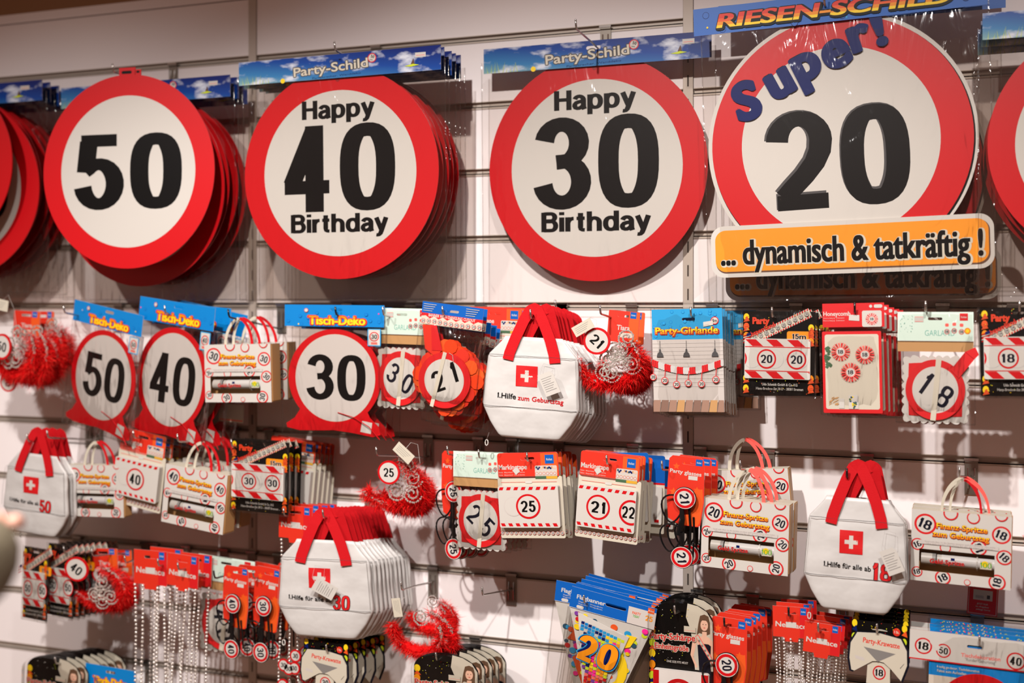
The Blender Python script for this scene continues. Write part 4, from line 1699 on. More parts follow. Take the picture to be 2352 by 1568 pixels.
t = marking('25', 'orange-topped marking tape card with one 25 disc, in front')
mp(t, 1217, 1138, 148, 196, .185, 4, -1)
stack(t, 5, .027, '25 marking tape card, {o} from the front', '25 marking tape cards', 2, 2.5, 1.5, dx=-.001)
hook(1210, 1041, .21, -2, 'wire hook holding the 25 marking tapes')
t = marking('21', 'orange-topped marking tape card with 21 disc, in front', second='22')
mp(t, 1396, 1142, 144, 200, .185, -4, -1)
stack(t, 5, .024, '21 marking tape card, {o} from the front', '21 marking tape cards', 2, 2.5, 1.5, dx=.0)
hook(1393, 1047, .21, -2, 'wire hook holding the 21 marking tapes', bx=at(1455, 1047, 0).x)
# blue-topped cards behind them
for i, (cx, cy, d) in enumerate(((1432, 1128, .12), (1466, 1132, .08), (1496, 1140, .05))):
    b = MB()
    b.holed(rrect(-60, 60, 20, 80, 5), [slot(0, 68, 30, 7)], -1, 0, 'blue', 'white')
    b.prism(rrect(-60, 60, -80, 22, 3), -1, 0, 'cream')
    b.prism(rrect(-56, 56, -60, 16, 3), -9, -1, 'white')
    b.prism(rect(-60, 60, 20, 24), -1.1, -1, 'red')
    for k in range(6):
        b.prism(rect(-50 + k * 18, -40 + k * 18, -56, -50), -9.2, -9, 'red')
    t = thing('blue_topped_tape_card', ('blue-topped tape card behind the 21 marking tapes', 'second blue-topped tape card behind the 21 marking tapes', 'rearmost blue-topped tape card by the 21 marking tapes')[i], 'party tape', 'blue-topped tape cards')
    b.build('card', t, kind='stuff')
    fit(t, cx, cy, 120, 178, d, 120, 160, 0, 2 - i * 3, 0)
t = marking('40', 'orange-topped marking tape card with 40 disc')
mp(t, 322, 1079, 108, 176, .17, -8, -4)
stack(t, 4, .03, '40 marking tape card, {o} from the front', '40 marking tape cards', 2, 2, 1)
hook(306, 990, .20, -2, 'wire hook holding the 40 marking tapes')
t = marking('30', 'marking tape card with orange top behind the 30 barrier tape')
mp(t, 668, 1092, 108, 168, .10, -6, -3)
stack(t, 4, .018, '30 marking tape card, {o} from the front', '30 marking tape cards', 2, 2, 1, dx=.002)
# orange cards behind the 21 banners
for i in range(4):
    t = marking('21', 'orange card behind the 21 banner packs, %s from the left' % (['first'] + ORD)[i], 'orange cards behind the 21 banners')
    mp(t, 1135 + i * 14, 800, 130, 186, .10 - i * .022, -2, -2)

# ================================================================ party glasses on cards
def glasses(num, label, group=None, low=-150, slide=0):
    t = thing('party_glasses', label, 'glasses', group)
    b = MB()
    P = [(-38, -70), (-44, -20), (-42, 78), (-34, 86), (34, 86), (42, 78), (46, -20), (40, -80), (34, -84), (-10, -84)]
    b.holed(P, [slot(6, 70, 32, 7)], -1, 0, 'ored', 'white')
    o = b.build('card', t)
    p = MB()
    p.lay([(2, -82), (33, -82), (38, -74), (44, -20), (41, 10), (10, 0)], 'orange', -1)
    for x, z, r in ((-24, 60, 9), (28, 6, 9), (-28, -4, 11), (22, 34, 5)):
        p.lay([(x + (r if k % 2 == 0 else r * .45) * math.sin(k * .6283), z + (r if k % 2 == 0 else r * .45) * math.cos(k * .6283)) for k in range(10)], 'orange', -1)
    p.text('Party glasses', -1, 47, 9.5, 'white', -1, fit=76, bold=2, rot=-2)
    p.lay(rect(22, 38, 66, 82), 'blue', -1)
    p.text('folat', 30, 74, 4.4, 'white', -1, fit=11)
    p.lay([(6, 30), (28, 30), (28, 40), (6, 40)], 'white', -1)
    p.build('print', o)
    b = MB()
    for z, sx in ((-14, 1), (low, 1)):
        b.prism(circ(4, z, 27.5, 40), -16, -13, 'glassblack')
    for s_, z in ((1, -44), (-1, low + 44)):
        # each rim: a drop-shaped ring hanging to the left of the bridge
        pts = []
        for i in range(24):
            a = 6.28318 * i / 24
            pts.append((-26 + 24 * math.cos(a) + 4 * math.sin(a * 2), -14 + 2 * math.cos(a), z + 34 * math.sin(a)))
        b.tube(pts, 2.3, 'glassblack', 6, closed=True)
    b.tube([(-4, -13, -30), (0, -13, -66), (-6, -12, (low - 14) / 2 - 20), (0, -13, low + 60), (4, -13, low + 22)], [4.5, 7, 8, 7, 4.5], 'glassblack', 8)
    b.tube([(14, -8, -40), (18, -3, -90), (16, 3, low - 10), (12, 6, low + 5)], 3.0, 'glassblack', 6)
    b.tube([(24, -4, -60), (26, 2, -100), (24, 9, low - 2)], 2.6, 'glassblack', 6)
    b.build('frame', t)
    for z in (-14, low):
        g = MB()
        g.prism(circ(4, z, 26, 36), -18, -16.4, 'white')
        dd = g.build('number_disc', t)
        p = MB()
        p.lay(circ(4, z, 24.5, 36), 'red', -18)
        p.lay(circ(4, z, 18, 36), 'white', -18)
        p.text(num, 4, z, 22, 'ink', -18, rot=-80, fit=25, pen=(.2, .16))
        p.text('HAPPY BIRTHDAY', 4 + 21.3, z, 3.4, 'dred', -18, rot=-90, fit=34, res=1)
        p.build('disc_print', dd)
    return t


def glp(t, cx, cy, w, h, d, roll=0, yaw=0):
    """cx, cy, w, h: the card"""
    return fit(t, cx, cy, w, h, d, 88, 172, 0, roll, yaw)


t = glasses('21', 'party glasses with 21 discs on an orange card, in front', low=-160)
glp(t, 1574, 1128, 84, 160, .20, -3, -4)
stack(t, 2, .045, '21 party glasses, {o} from the front', '21 party glasses', 2, 2, 2, dx=.004)
hook(1520, 1060, .225, -2, 'wire hook holding the 21 party glasses', bx=at(1610, 1062, 0).x)
t = glasses('25', 'party glasses with 25 discs half behind the 25 garland pack', low=-158)
glp(t, 1046, 1114, 64, 156, .155, 0, -6)
stack(t, 4, .027, '25 party glasses, {o} from the front', '25 party glasses', 2, 2, 2, dx=.003)
hook(1027, 1026, .19, -2, 'wire hook holding the 25 party glasses', bx=at(1100, 1030, 0).x)
t = glasses('20', 'party glasses with 20 disc on a red card with stars, in front')
glp(t, 1670, 1507, 88, 178, .20, -3, -2)
stack(t, 5, .026, '20 party glasses, {o} from the front', '20 party glasses', 1, 2, 1.5, dz=.003, dx=.006)
hook(1663, 1420, .22, -4, 'black-tipped hook holding the 20 party glasses', tip='glassblack', bx=at(1730, 1420, 0).x)
t = glasses('40', 'party glasses with 40 discs on a red card', low=-140)
glp(t, 541, 1371, 58, 142, .19, -2, -6)
stack(t, 2, .05, '40 party glasses, {o} from the front', '40 party glasses', 1, 2, 2, dx=.005)
hook(491, 1312, .215, -4, 'black-tipped hook holding the 40 party glasses', tip='glassblack', bx=at(580, 1312, 0).x)
t = glasses('30', 'party glasses with 30 discs beside the alle ab 30 bags', low=-138)
glp(t, 612, 1376, 60, 148, .18, -4, -6)
stack(t, 2, .04, '30 party glasses, {o} from the front', '30 party glasses', 1, 2, 2, dx=.004)
hook(581, 1312, .205, -4, 'wire hook holding the 30 party glasses', bx=at(640, 1312, 0).x)


# ================================================================ bead necklaces
def necklace(label, num='20', group=None, length=260, hue='bead', seed=1, pend=0, strands=5, rb=3.3):
    t = thing('bead_necklace', label, 'necklace', group)
    b = MB()
    b.holed([(-42, -34), (-17, -34), (-15, -44), (15, -44), (17, -34), (42, -34), (42, 38), (-42, 38)], [slot(0, 24, 30, 6)], -1, 0, 'ored', 'white')
    o = b.build('card', t)
    p = MB()
    p.lay(rect(20, 41, -33, 37), 'red2', -1)
    p.text('Necklace', 0, -5, 12, 'white', -1, fit=72, bold=2, rot=-2)
    p.lay(rect(22, 35, 20, 36), 'blue', -1)
    p.text('folat', 28.5, 28, 4, 'white', -1, fit=10)
    p.lay(rect(-12, 12, -11, 2), 'white', -1)
    p.build('print', o)
    rr = random.Random(seed)
    b = MB()
    for k in range(strands):
        x = -38 + k * (76 / max(1, strands - 1)) + rr.uniform(-3, 3)
        z = -36 - rr.uniform(0, 5)
        y = rr.uniform(-8, 12)
        n = int(length / (2.35 * rb))
        for i in range(n):
            b.ball((x + rr.uniform(-.6, .6) + math.sin(i * .13 + k) * 2, y + rr.uniform(-.5, .5), z - i * rb * 2.35), rb * rr.uniform(.75, .95), hue, True)
    b.build('beads', t, smooth=True, kind='stuff')
    for k in range(pend):
        x, z = rr.uniform(-40, 40), -length + rr.uniform(-60, 60)
        g = MB()
        g.prism(circ(x, z, 14, 22), -12, -10, 'red')
        dd = g.build('pendant_disc', t)
        p = MB()
        p.lay(circ(x, z, 10.5, 20), 'white', -12)
        p.text(num, x, z, 10, 'black', -12, fit=13)
        p.build('pendant_print', dd)
    return t


def npl(t, cx, cy, w, h, d, roll=0):
    return fit(t, cx, cy, w, h, d, 84, 76, 0, roll, 0, uni='x')


t = necklace('bead necklace on a red card reading Necklace, the higher of two', length=190, seed=2)
npl(t, 1817, 1430, 84, 78, .19, 1)
stack(t, 2, .04, 'bead necklace on a red card, {o} of the higher row', 'upper bead necklaces', 2, 3, 1, dz=.002, dx=.003)
hook(1811, 1396, .21, -4, 'black-tipped hook holding the higher necklaces', tip='glassblack', bx=at(1858, 1396, 0).x)
t = necklace('bead necklace on a red card reading Necklace, the lower of two', length=150, seed=3)
npl(t, 1888, 1468, 84, 76, .20, -4)
stack(t, 3, .035, 'bead necklace on a red card, {o} of the lower row', 'lower bead necklaces', 2, 3, 1, dz=.002, dx=.004)
hook(1879, 1432, .225, -4, 'wire hook holding the lower necklaces', bx=at(1935, 1432, 0).x)
t = necklace('silver bead necklace with red card, left one of the pair', '40', length=400, seed=4, pend=5, strands=5, rb=3.6)
npl(t, 346, 1305, 76, 66, .19, 0)
stack(t, 1, .06, 'silver bead necklace with red card, {o} in the left row', 'left silver necklaces', 2, 3, 1)
hook(286, 1277, .22, -4, 'wire hook holding the left silver necklaces', bx=at(355, 1277, 0).x)
t = necklace('silver bead necklace with red card, right one of the pair', '40', length=420, seed=5, pend=4, strands=4, rb=3.6)
npl(t, 420, 1312, 72, 66, .19, -3)
stack(t, 1, .05, 'silver bead necklace with red card, {o} in the right row', 'right silver necklaces', 2, 3, 1)
hook(362, 1284, .22, -4, 'wire hook holding the right silver necklaces', bx=at(430, 1284, 0).x)
t = necklace('bead necklace with red card and 30 pendants beside the alle ab 30 bag', '30', length=330, seed=6, pend=6, strands=4, rb=3.6)
npl(t, 679, 1201, 76, 72, .17, -1)
stack(t, 3, .03, 'bead necklace with 30 pendants, {o} from the front', '30 bead necklaces', 3, 6, 1, dx=.004)
hook(651, 1168, .20, -3, 'wire hook holding the 30 necklaces', bx=at(700, 1168, 0).x)


# ================================================================ feather headbands with silver crown
def headband(num, label, seed=1, group=None, disc=(-14, 34, 28), tagp=(-40, 62, 30), dens=1.0, rot=-40, loops=2, sw=5):
    t = thing('feather_headband', label, 'headband', group)
    rr = random.Random(seed)
    arcs = []
    for k in range(loops):
        cx, cz, r, a0 = rr.uniform(-14, 14) + k * 16, -6 - k * 10 + rr.uniform(-8, 8), 58 + rr.uniform(-8, 10), rr.uniform(160, 220) + k * 30
        arcs.append([(cx + r * math.cos(R(a0 + i * 215 / 40)), -6 + k * 22 + 12 * math.sin(i * .12 + k), cz + r * .78 * math.sin(R(a0 + i * 215 / 40))) for i in range(41)])
    b = MB()
    for A in arcs:
        b.tube(A, 1.8, 'steel', 5)
    b.build('hoop', t, kind='stuff')
    b = MB()
    n = int(5200 * dens)
    for A in arcs:
        if dens > .5:
            Q = A[4:34]
            b.tube(Q, [4 + 8 * math.sin(math.pi * i / 29) + rr.uniform(-2, 2) for i in range(30)], 'feather', 8)
    for A in arcs:
        for j in range(n):
            P = Vector(A[min(len(A) - 1, int(abs(rr.gauss(.45, .3)) % 1.0 * len(A)))])
            d = Vector((rr.gauss(0, 1), rr.gauss(0, 1), rr.gauss(-.1, 1))).normalized()
            L = rr.uniform(10, 26) * (1.35 if j % 9 == 0 else 1)
            s_ = Vector((rr.gauss(0, 1), rr.gauss(0, 1), rr.gauss(0, 1)))
            s_ = (s_ - d * s_.dot(d)).normalized() * rr.uniform(.22, .48)
            P = P + Vector((rr.uniform(-6, 6), rr.uniform(-6, 6), rr.uniform(-6, 6)))
            m_ = P + d * L * .55 + Vector((0, 0, -1.2))
            e = P + d * L + Vector((0, 0, -3.5))
            b.add([tuple(P - s_), tuple(P + s_), tuple(m_ + s_ * 1.2), tuple(m_ - s_ * 1.2), tuple(e)], [(0, 1, 2, 3), (3, 2, 4)], 'feather' if j % 5 else 'feather2')
    b.build('feather_trim', t, kind='stuff')
    b = MB()
    for A in arcs:
        for i in range(0, 120):
            u = i / 120 * 40
            k = int(u)
            P = Vector(A[k]).lerp(Vector(A[min(40, k + 1)]), u - k)
            for q in range(2):
                b.ball((P.x * 1.04 + rr.uniform(-2, 2), P.y - 5 + rr.uniform(-3, 3), P.z * 1.04 + 3 + rr.uniform(-3, 3)), rr.uniform(1.5, 2.7), 'bead', False)
    for q in range(sw):
        cx, cz = rr.uniform(-5, 55), rr.uniform(-40, 45)
        for i in range(50):
            a = i * .25
            r = 4 + i * .34
            b.ball((cx + r * math.cos(a), -22 + rr.uniform(-2, 2), cz + r * math.sin(a)), rr.uniform(1.7, 2.9), 'bead', False)
    b.build('beaded_crown', t, kind='stuff')
    if disc:
        x, z, r = disc
        g = MB()
        g.prism(circ(x, z, r, 40), -38, -35, 'red')
        dd = g.build('number_disc', t)
        p = MB()
        p.lay(circ(x, z, r * .83, 40), 'white', -38)
        p.text(num, x, z, r * .74, 'black', -38, rot=rot, fit=r * .95, pen=(.19, .15))
        p.build('disc_print', dd)
    if tagp:
        x, z, r = tagp
        c_, s_ = math.cos(R(r)), math.sin(R(r))
        q = [(x + a * c_ - b_ * s_, z + a * s_ + b_ * c_) for a, b_ in rect(-22, 22, -11, 11)]
        g = MB()
        g.prism(q, -46, -45, 'cream')
        o = g.build('hang_tag', t, label='off-white hang tag')
        g = MB()
        for k in range(4):
            g.lay([(x + a * c_ - b_ * s_, z + a * s_ + b_ * c_) for a, b_ in rect(-17, 15 - 3 * k, 5 - k * 3.6, 5.7 - k * 3.6)], 'grey', -46)
        g.build('tag_print', o, kind='stuff')
        g = MB()
        g.tube([(x, -45, z + 4), (x + 10, -34, z + 20), (x + 22, -28, 78), (x + 26, -26, 40)], .4, 'white', 4)
        g.build('tag_loop', t)
    return t


def hp(t, cx, cy, w, h, d, roll=0, yaw=0, zc=-6, W=165, H=150):
    return fit(t, cx, cy, w, h, d, W, H, zc, roll, yaw)


t = headband('21', 'red feather headband with silver crown and 21 disc', 11, rot=-42, sw=9)
hp(t, 1398, 826, 182, 165, .17)
t = headband('21', 'second red feather headband, deeper on the hook of the 21 one', 12, disc=None, tagp=None)
hp(t, 1438, 845, 140, 140, .09)
hook(1378, 702, .19, 0, 'wire hook holding the 21 headbands', bx=at(1452, 702, 0).x)
t = headband('25', 'red feather headband with beads hanging above the alle ab 30 bags', 13, disc=(4, 20, 24), tagp=(40, 62, -40), rot=0)
hp(t, 908, 1108, 172, 168, .17)
t = headband('25', 'second red feather headband above the alle ab 30 bags', 14, disc=(46, 16, 22), tagp=None)
hp(t, 930, 1116, 130, 140, .10)
hook(864, 1028, .20, -2, 'wire hook holding the headbands above the alle ab 30 bags', bx=at(985, 1030, 0).x)
t = headband('30', 'red feather headband with white tag right of the alle ab 30 bags', 15, disc=None, tagp=(-20, 50, -80), rot=0, sw=1)
hp(t, 950, 1440, 150, 145, .17)
t = headband('30', 'second red feather headband right of the alle ab 30 bags', 16, disc=None, tagp=None, sw=2)
hp(t, 990, 1412, 120, 120, .09)
hook(921, 1338, .205, -4, 'wire hook holding the headbands right of the alle ab 30 bags', bx=at(996, 1340, 0).x)
t = headband('50', 'red feather headband with 50 disc at the left edge', 17, disc=(-4, 4, 26), tagp=(0, 88, -10), rot=-10)
hp(t, 38, 806, 130, 170, .19)
t = headband('50', 'second red feather headband at the left edge', 18, disc=(-20, -66, 22), tagp=None, rot=-80)
hp(t, 66, 810, 140, 160, .13)
t = headband('50', 'third red feather headband at the left edge, with silver garland', 19, disc=(-30, -70, 22), tagp=None, rot=-80)
hp(t, 100, 792, 130, 150, .07)
t = headband('40', 'red feather headband with tilted 40 disc', 20, disc=(-30, 44, 32), tagp=None, rot=-35)
hp(t, 226, 1345, 140, 130, .18)
t = headband('40', 'second red feather headband beside the tilted 40 disc', 21, disc=(4, 44, 28), tagp=None, rot=-35)
hp(t, 250, 1348, 120, 110, .11)
hook(210, 1262, .20, -4, 'wire hook holding the 40 headbands')
t = headband('18', 'silver beaded headband cut by the right edge', 22, disc=(10, 20, 40), tagp=None, dens=.3)
hp(t, 2392, 1200, 120, 130, .15)


# small orange cards on the hooks with headbands
def mini_card(label, word, cx, cy, w, h, d, roll=0, sil=True):
    t = thing('orange_hang_card', label, 'card', 'orange hang cards')
    b = MB()
    b.holed(rrect(-36, 36, -32, 32, 3), [slot(-2, 22, 26, 6)], -1, 0, 'ored', 'white')
    o = b.build('card', t)
    p = MB()
    p.lay(rect(12, 35, -31, 31), 'orange', -1)
    p.text(word, 0, -2, 10, 'white', -1, bold=2)
    p.lay(rect(14, 28, 18, 31), 'blue', -1)
    p.text('folat', 21, 25, 3.4, 'white', -1, fit=10)
    p.lay(rect(-8, 22, -22, -12), 'cream', -1)  # plain cream block low on the card
    p.build('print', o)
    fit(t, cx, cy, w, h, d, 72, 64, 0, roll, 0)
    return t


mini_card('orange card reading Tiara behind the 21 headband', 'Tiara', 1432, 750, 72, 72, .13, -5)
mini_card('second orange Tiara card behind the 21 headband', 'Tiara', 1447, 753, 66, 74, .06, -3)
mini_card('orange card with blue corner behind the left edge headbands', 'Tiara', 62, 745, 60, 62, .12, -3)
mini_card('second orange card right of the left edge headbands', 'Tiara', 100, 750, 50, 70, .08, 0)
mini_card('orange card with cream block behind the 40 headband', 'Tiara', 240, 1290, 62, 62, .13, 3)
mini_card('second orange card behind the 40 headband', 'Tiara', 280, 1292, 48, 60, .08, 3)


# ================================================================ flag banner packs
def flags(label, seed=1, group=None, big=True):
    t = thing('flag_banner_pack', label, 'party banner', group)
    b = MB()
    b.holed(rect(-82, 82, 60, 108), [slot(6, 88, 40, 8)], -3, -2, 'blue', 'white')
    o = b.build('header_card', t)
    p = MB()
    p.lay(rect(30, 82, 60, 98), 'palegrey', -3)
    p.text('Flagbanner', -42, 88, 9.5, 'white', -3, fit=56, bold=2)
    for k in range(2):
        p.text('Vlaggenlijn · Wimpelkette', -42, 78 - k * 5, 3, 'white', -3, fit=48, bold=0, res=1)
    p.lay(rrect(-68, -54, 62, 69, 3), 'white', -3)
    p.lay(rect(66, 78, 94, 106), 'orange', -3)
    p.text('folat', 72, 100, 4, 'white', -3, fit=10)
    p.text('PARTY', 46, 86, 6, 'orange', -3, fit=16)
    p.text('TODAY', 46, 79, 5, 'green', -3, fit=12)
    p.text('25', 70, 82, 12, 'amber', -3, fit=14)
    p.lay(rect(-81, 28, 60, 61), 'white', -3)
    p.build('header_print', o)
    rr = random.Random(seed)
    b = MB()
    T = [(-80, 58), (78, 58), (12, -215), (0, -215)]
    b.prism(T, -3, 3, 'white')
    o = b.build('pennant', t, label='white pennant with coloured dots')
    p = MB()
    for i in range(150):
        x, z = rr.uniform(-70, 70), rr.uniform(-190, 52)
        q = (58 - z) / 273
        if -80 + q * 74 + 7 < x < 78 - q * 66 - 7:
            p.lay(circ(x, z, rr.uniform(4, 7), 16), rr.choice(('pink', 'orange', 'purple', 'dteal', 'green', 'lcyan', 'red2', 'yellow', 'lime')), -3)
    q = [(-48, -20), (-30, 12), (-14, 14), (-18, -24)]
    p.lay(q, 'orange', -3)
    q = [(-34, -60), (-10, -40), (6, -60), (0, -140)]
    p.lay(q, 'orange', -3)
    p.lay([(34, 34), (54, 34), (44, 8), (30, 0)], 'yellow', -3)
    p.lay(circ(20, -52, 26, 24, 44), 'yellow', -3)
    p.lay(circ(16, -62, 13, 20, 22), 'white', -3)
    p.lay(circ(12, -54, 3.4, 10), 'pink', -3)
    p.lay(circ(20, -54, 3.4, 10), 'purple', -3)
    p.lay(circ(16, -70, 5, 10), 'orange', -3)
    p.build('pennant_print', o)
    if big:
        b = MB()
        T = [(-62, 54), (40, 30), (-10, -190), (-18, -190)]
        b.prism(T, -8, -6, 'white')
        o = b.build('pennant', t, label='mosaic pennant with a large orange 20')
        p = MB()
        T2 = [(-59, 44), (36, 23), (-11, -180), (-18, -180)]
        for r in range(30):
            for c in range(16):
                x, z = -60 + c * 7.2, 46 - r * 7.2 - c * 1.5
                q = rect(x, x + 6.4, z - 6.4, z)
                inside = all(_ptin(v, T2) for v in q)
                if not inside:
                    continue
                if z > 10:
                    colr = rr.choice(('lcyan', 'cyan', 'navy', 'cyan', 'lgrey')) if c < 8 else rr.choice(('lime', 'yellow', 'lcyan', 'lime'))
                elif z > -70:
                    colr = rr.choice(('purple', 'navy', 'dteal', 'lime')) if c < 5 else rr.choice(('yellow', 'lime', 'amber', 'pink'))
                else:
                    colr = rr.choice(('red', 'pink', 'dred', 'orange', 'purple', 'salmon'))
                p.lay(q, colr, -8)
        p.lv += .3
        p.text('20', -13, -22, 62, 'navy', -8, fit=82, pen=(.31, .26), rot=-9, out='lcyan', ow=.03)
        p.text('20', -13, -22, 60, 'amber', -8, fit=78, pen=(.22, .18), rot=-9)
        p.build('pennant_print', o)
    bag(t, -84, 84, -217, 60, -12, 6, 4)
    return t


def _ptin(v, T):
    n = len(T)
    s_ = []
    for i in range(n):
        a, b_ = T[i], T[(i + 1) % n]
        s_.append((b_[0] - a[0]) * (v[1] - a[1]) - (b_[1] - a[1]) * (v[0] - a[0]) > 0)
    return all(s_) or not any(s_)


t = flags('flag banner pack with dotted pennant, left behind the mosaic one', 4, big=False)
fit(t, 1358, 1476, 186, 258, .165, 164, 258, -21, -6, 0)
t = flags('flag banner pack with mosaic pennant and orange 20, in front', 5)
fit(t, 1392, 1498, 196, 262, .20, 164, 258, -21, -9, -3)
stack(t, 5, .022, 'flag banner pack, {o} from the front', 'flag banner packs', 2, 2, 1, dx=.0, dz=.003)
hook(1341, 1368, .22, -4, 'wire hook holding the flag banner packs', bx=at(1408, 1368, 0).x)


# ================================================================ sashes in clamshell packs
def sash(num, label, group=None):
    t = thing('sash_pack', label, 'party sash', group)
    b = MB()
    W = 78
    arch = [(-W, -150), (W, -150), (W, 78)] + [(W * math.cos(a * .1309), 78 + 48 * math.sin(a * .1309)) for a in range(1, 24)] + [(-W, 78)]
    b.holed(arch, [slot(2, 98, 34, 7)], 0, 1.5, 'black', 'black')
    o = b.build('card', t)
    p = MB()
    wh = cliprect([(12, -150), (30, 124), (54, 116), (W, 80), (W, -150)], -W, W, -150, 130)
    p.lay([(34, -30), (24, 60), (12, 90), (16, 122), (40, 118), (62, 106), (76, 84), (77, -30)], 'cream', 0)
    # printed figure wearing the sash
    p.lay([(42, 78), (46, 96), (56, 100), (66, 96), (70, 80), (70, 56), (62, 52), (44, 56), (38, 50)], 'hair', 0)
    p.lay([(36, 44), (52, 50), (66, 48), (76, 40), (77, 0), (70, -10), (60, 20), (46, 20), (38, 34), (30, 0), (40, -22), (36, -26), (23, 4), (28, 38)], 'skin', 0)
    p.lay([(51, 48), (51, 60), (62, 60), (62, 48)], 'skin', 0)
    p.lay(circ(56, 75, 9, 18, 13), 'skin', 0)
    p.lay([(44, 84), (48, 92), (60, 92), (66, 80), (60, 86), (50, 86)], 'hair', 0)
    for ex in (53, 60):
        p.lay(circ(ex, 77, 1.1, 8), 'black', 0)
    p.lay(rect(54.5, 58.5, 68.2, 69.6), 'red2', 0)
    p.lay([(40, 28), (52, 32), (66, 32), (72, 28), (70, -10), (76, -60), (60, -80), (44, -30)], 'ink', 0)
    p.lay([(34, 48), (42, 52), (77, -2), (77, -18)], 'salmon', 0)
    p.lay([(36, 47), (41, 50), (77, -6), (77, -14)], 'cream', 0)
    for i in range(5):
        p.text(num, 44 + i * 7, 38 - i * 10.5, 4.4, 'ink', 0, rot=-55, fit=5)
    for side in (-1,):
        for i in range(9):
            z = 76 - i * 26
            p.lay(circ(side * 70, z, 8, 12, 10), ('yellow', 'amber', 'lime')[i % 3], 0)
            p.lay([(-77, z - 16), (-60, z - 18), (-70, z - 6)], ('orange', 'navy')[i % 2], 0)
    for i in range(40):
        p.lay(circ(RND.uniform(-58, 20), RND.uniform(-20, 110), 1, 5), RND.choice(('lime', 'yellow', 'white', 'grey')), 0)
    p.text('Party-Schärpe', -20, 42, 15, 'cream', 0, fit=112, bold=2, rot=2, out='cream', ow=.1)
    p.text('Party-Schärpe', -20, 42, 15, 'red2', 0, fit=110, bold=2, rot=2)
    p.text('Einheitsgröße', -22, 18, 13, 'cream', 0, fit=84, bold=2, out='cream', ow=.1)
    p.text('Einheitsgröße', -22, 18, 13, 'red2', 0, fit=82, bold=2)
    p.text('ONE SIZE FITS MOST', -8, -16, 5, 'white', 0, fit=52, res=2)
    p.lay(rect(8, 36, 56, 70), 'cream', 0)
    p.lay(rect(9, 35, 60, 60.6), 'pinkred', 0)
    p.build('print', o)
    b = MB()
    b.prism(rrect(-64, 70, -150, -34, 6), -14, -2, 'satin')
    o = b.build('folded_sash', t)
    p = MB()
    p.lay(rect(-64, -50, -149, -36), 'red', -14)
    p.lay(rect(52, 69, -149, -36), 'red', -14)
    q = circ(0, -92, 41, 48)
    p.lay(q, 'red', -14)
    p.lay(circ(0, -92, 32, 48), 'white', -14)
    p.text(num, 2, -92, 40, 'ink', -14, rot=-88, pen=(.19, .15))
    p.build('sash_print', o)
    b = MB()
    L = [(x * 1.05, z * 1.02 + 3) for x, z in arch]
    b.add([(x, -3, z) for x, z in L] + [(x * .93, -20, z * .96) for x, z in L], [(i, (i + 1) % len(L), (i + 1) % len(L) + len(L), i + len(L)) for i in range(len(L))], 'shell')
    b.add([(x * .93, -20, z * .96) for x, z in L], [list(range(len(L)))], 'shell')
    b.build('clear_shell', t)
    return t


t = sash('20', 'arched clamshell pack reading Party-Schärpe with 20 sash, in front')
fit(t, 1564, 1516, 148, 272, .20, 156, 276, -12, 0, -1)
stack(t, 2, .05, 'clamshell pack of the 20 sash, {o} from the front', '20 sash packs', 1, 2, 1, dz=.004)
hook(1549, 1392, .22, -4, 'wire hook holding the 20 sash packs')
t = sash('30', 'arched Party-Schärpe pack at the bottom left of the flag banners')
fit(t, 1024, 1617, 148, 236, .20, 156, 276, -12, 0, -2)
stack(t, 4, .035, 'arched Party-Schärpe pack behind it, {o} from the front', '30 sash packs', 1, 3, 1, dx=.002)
hook(1001, 1500, .22, -5, 'wire hook holding the sash packs at the bottom')
t = sash('40', 'arched Party-Schärpe pack at the bottom left edge')
fit(t, 122, 1612, 124, 212, .20, 156, 276, -12, -2, -3)
stack(t, 6, .022, 'arched Party-Schärpe pack at the bottom left, {o} from the front', '40 sash packs', 1, 2, 1, dx=.004)
hook(126, 1510, .22, -6, 'wire hook holding the sash packs at the bottom left')


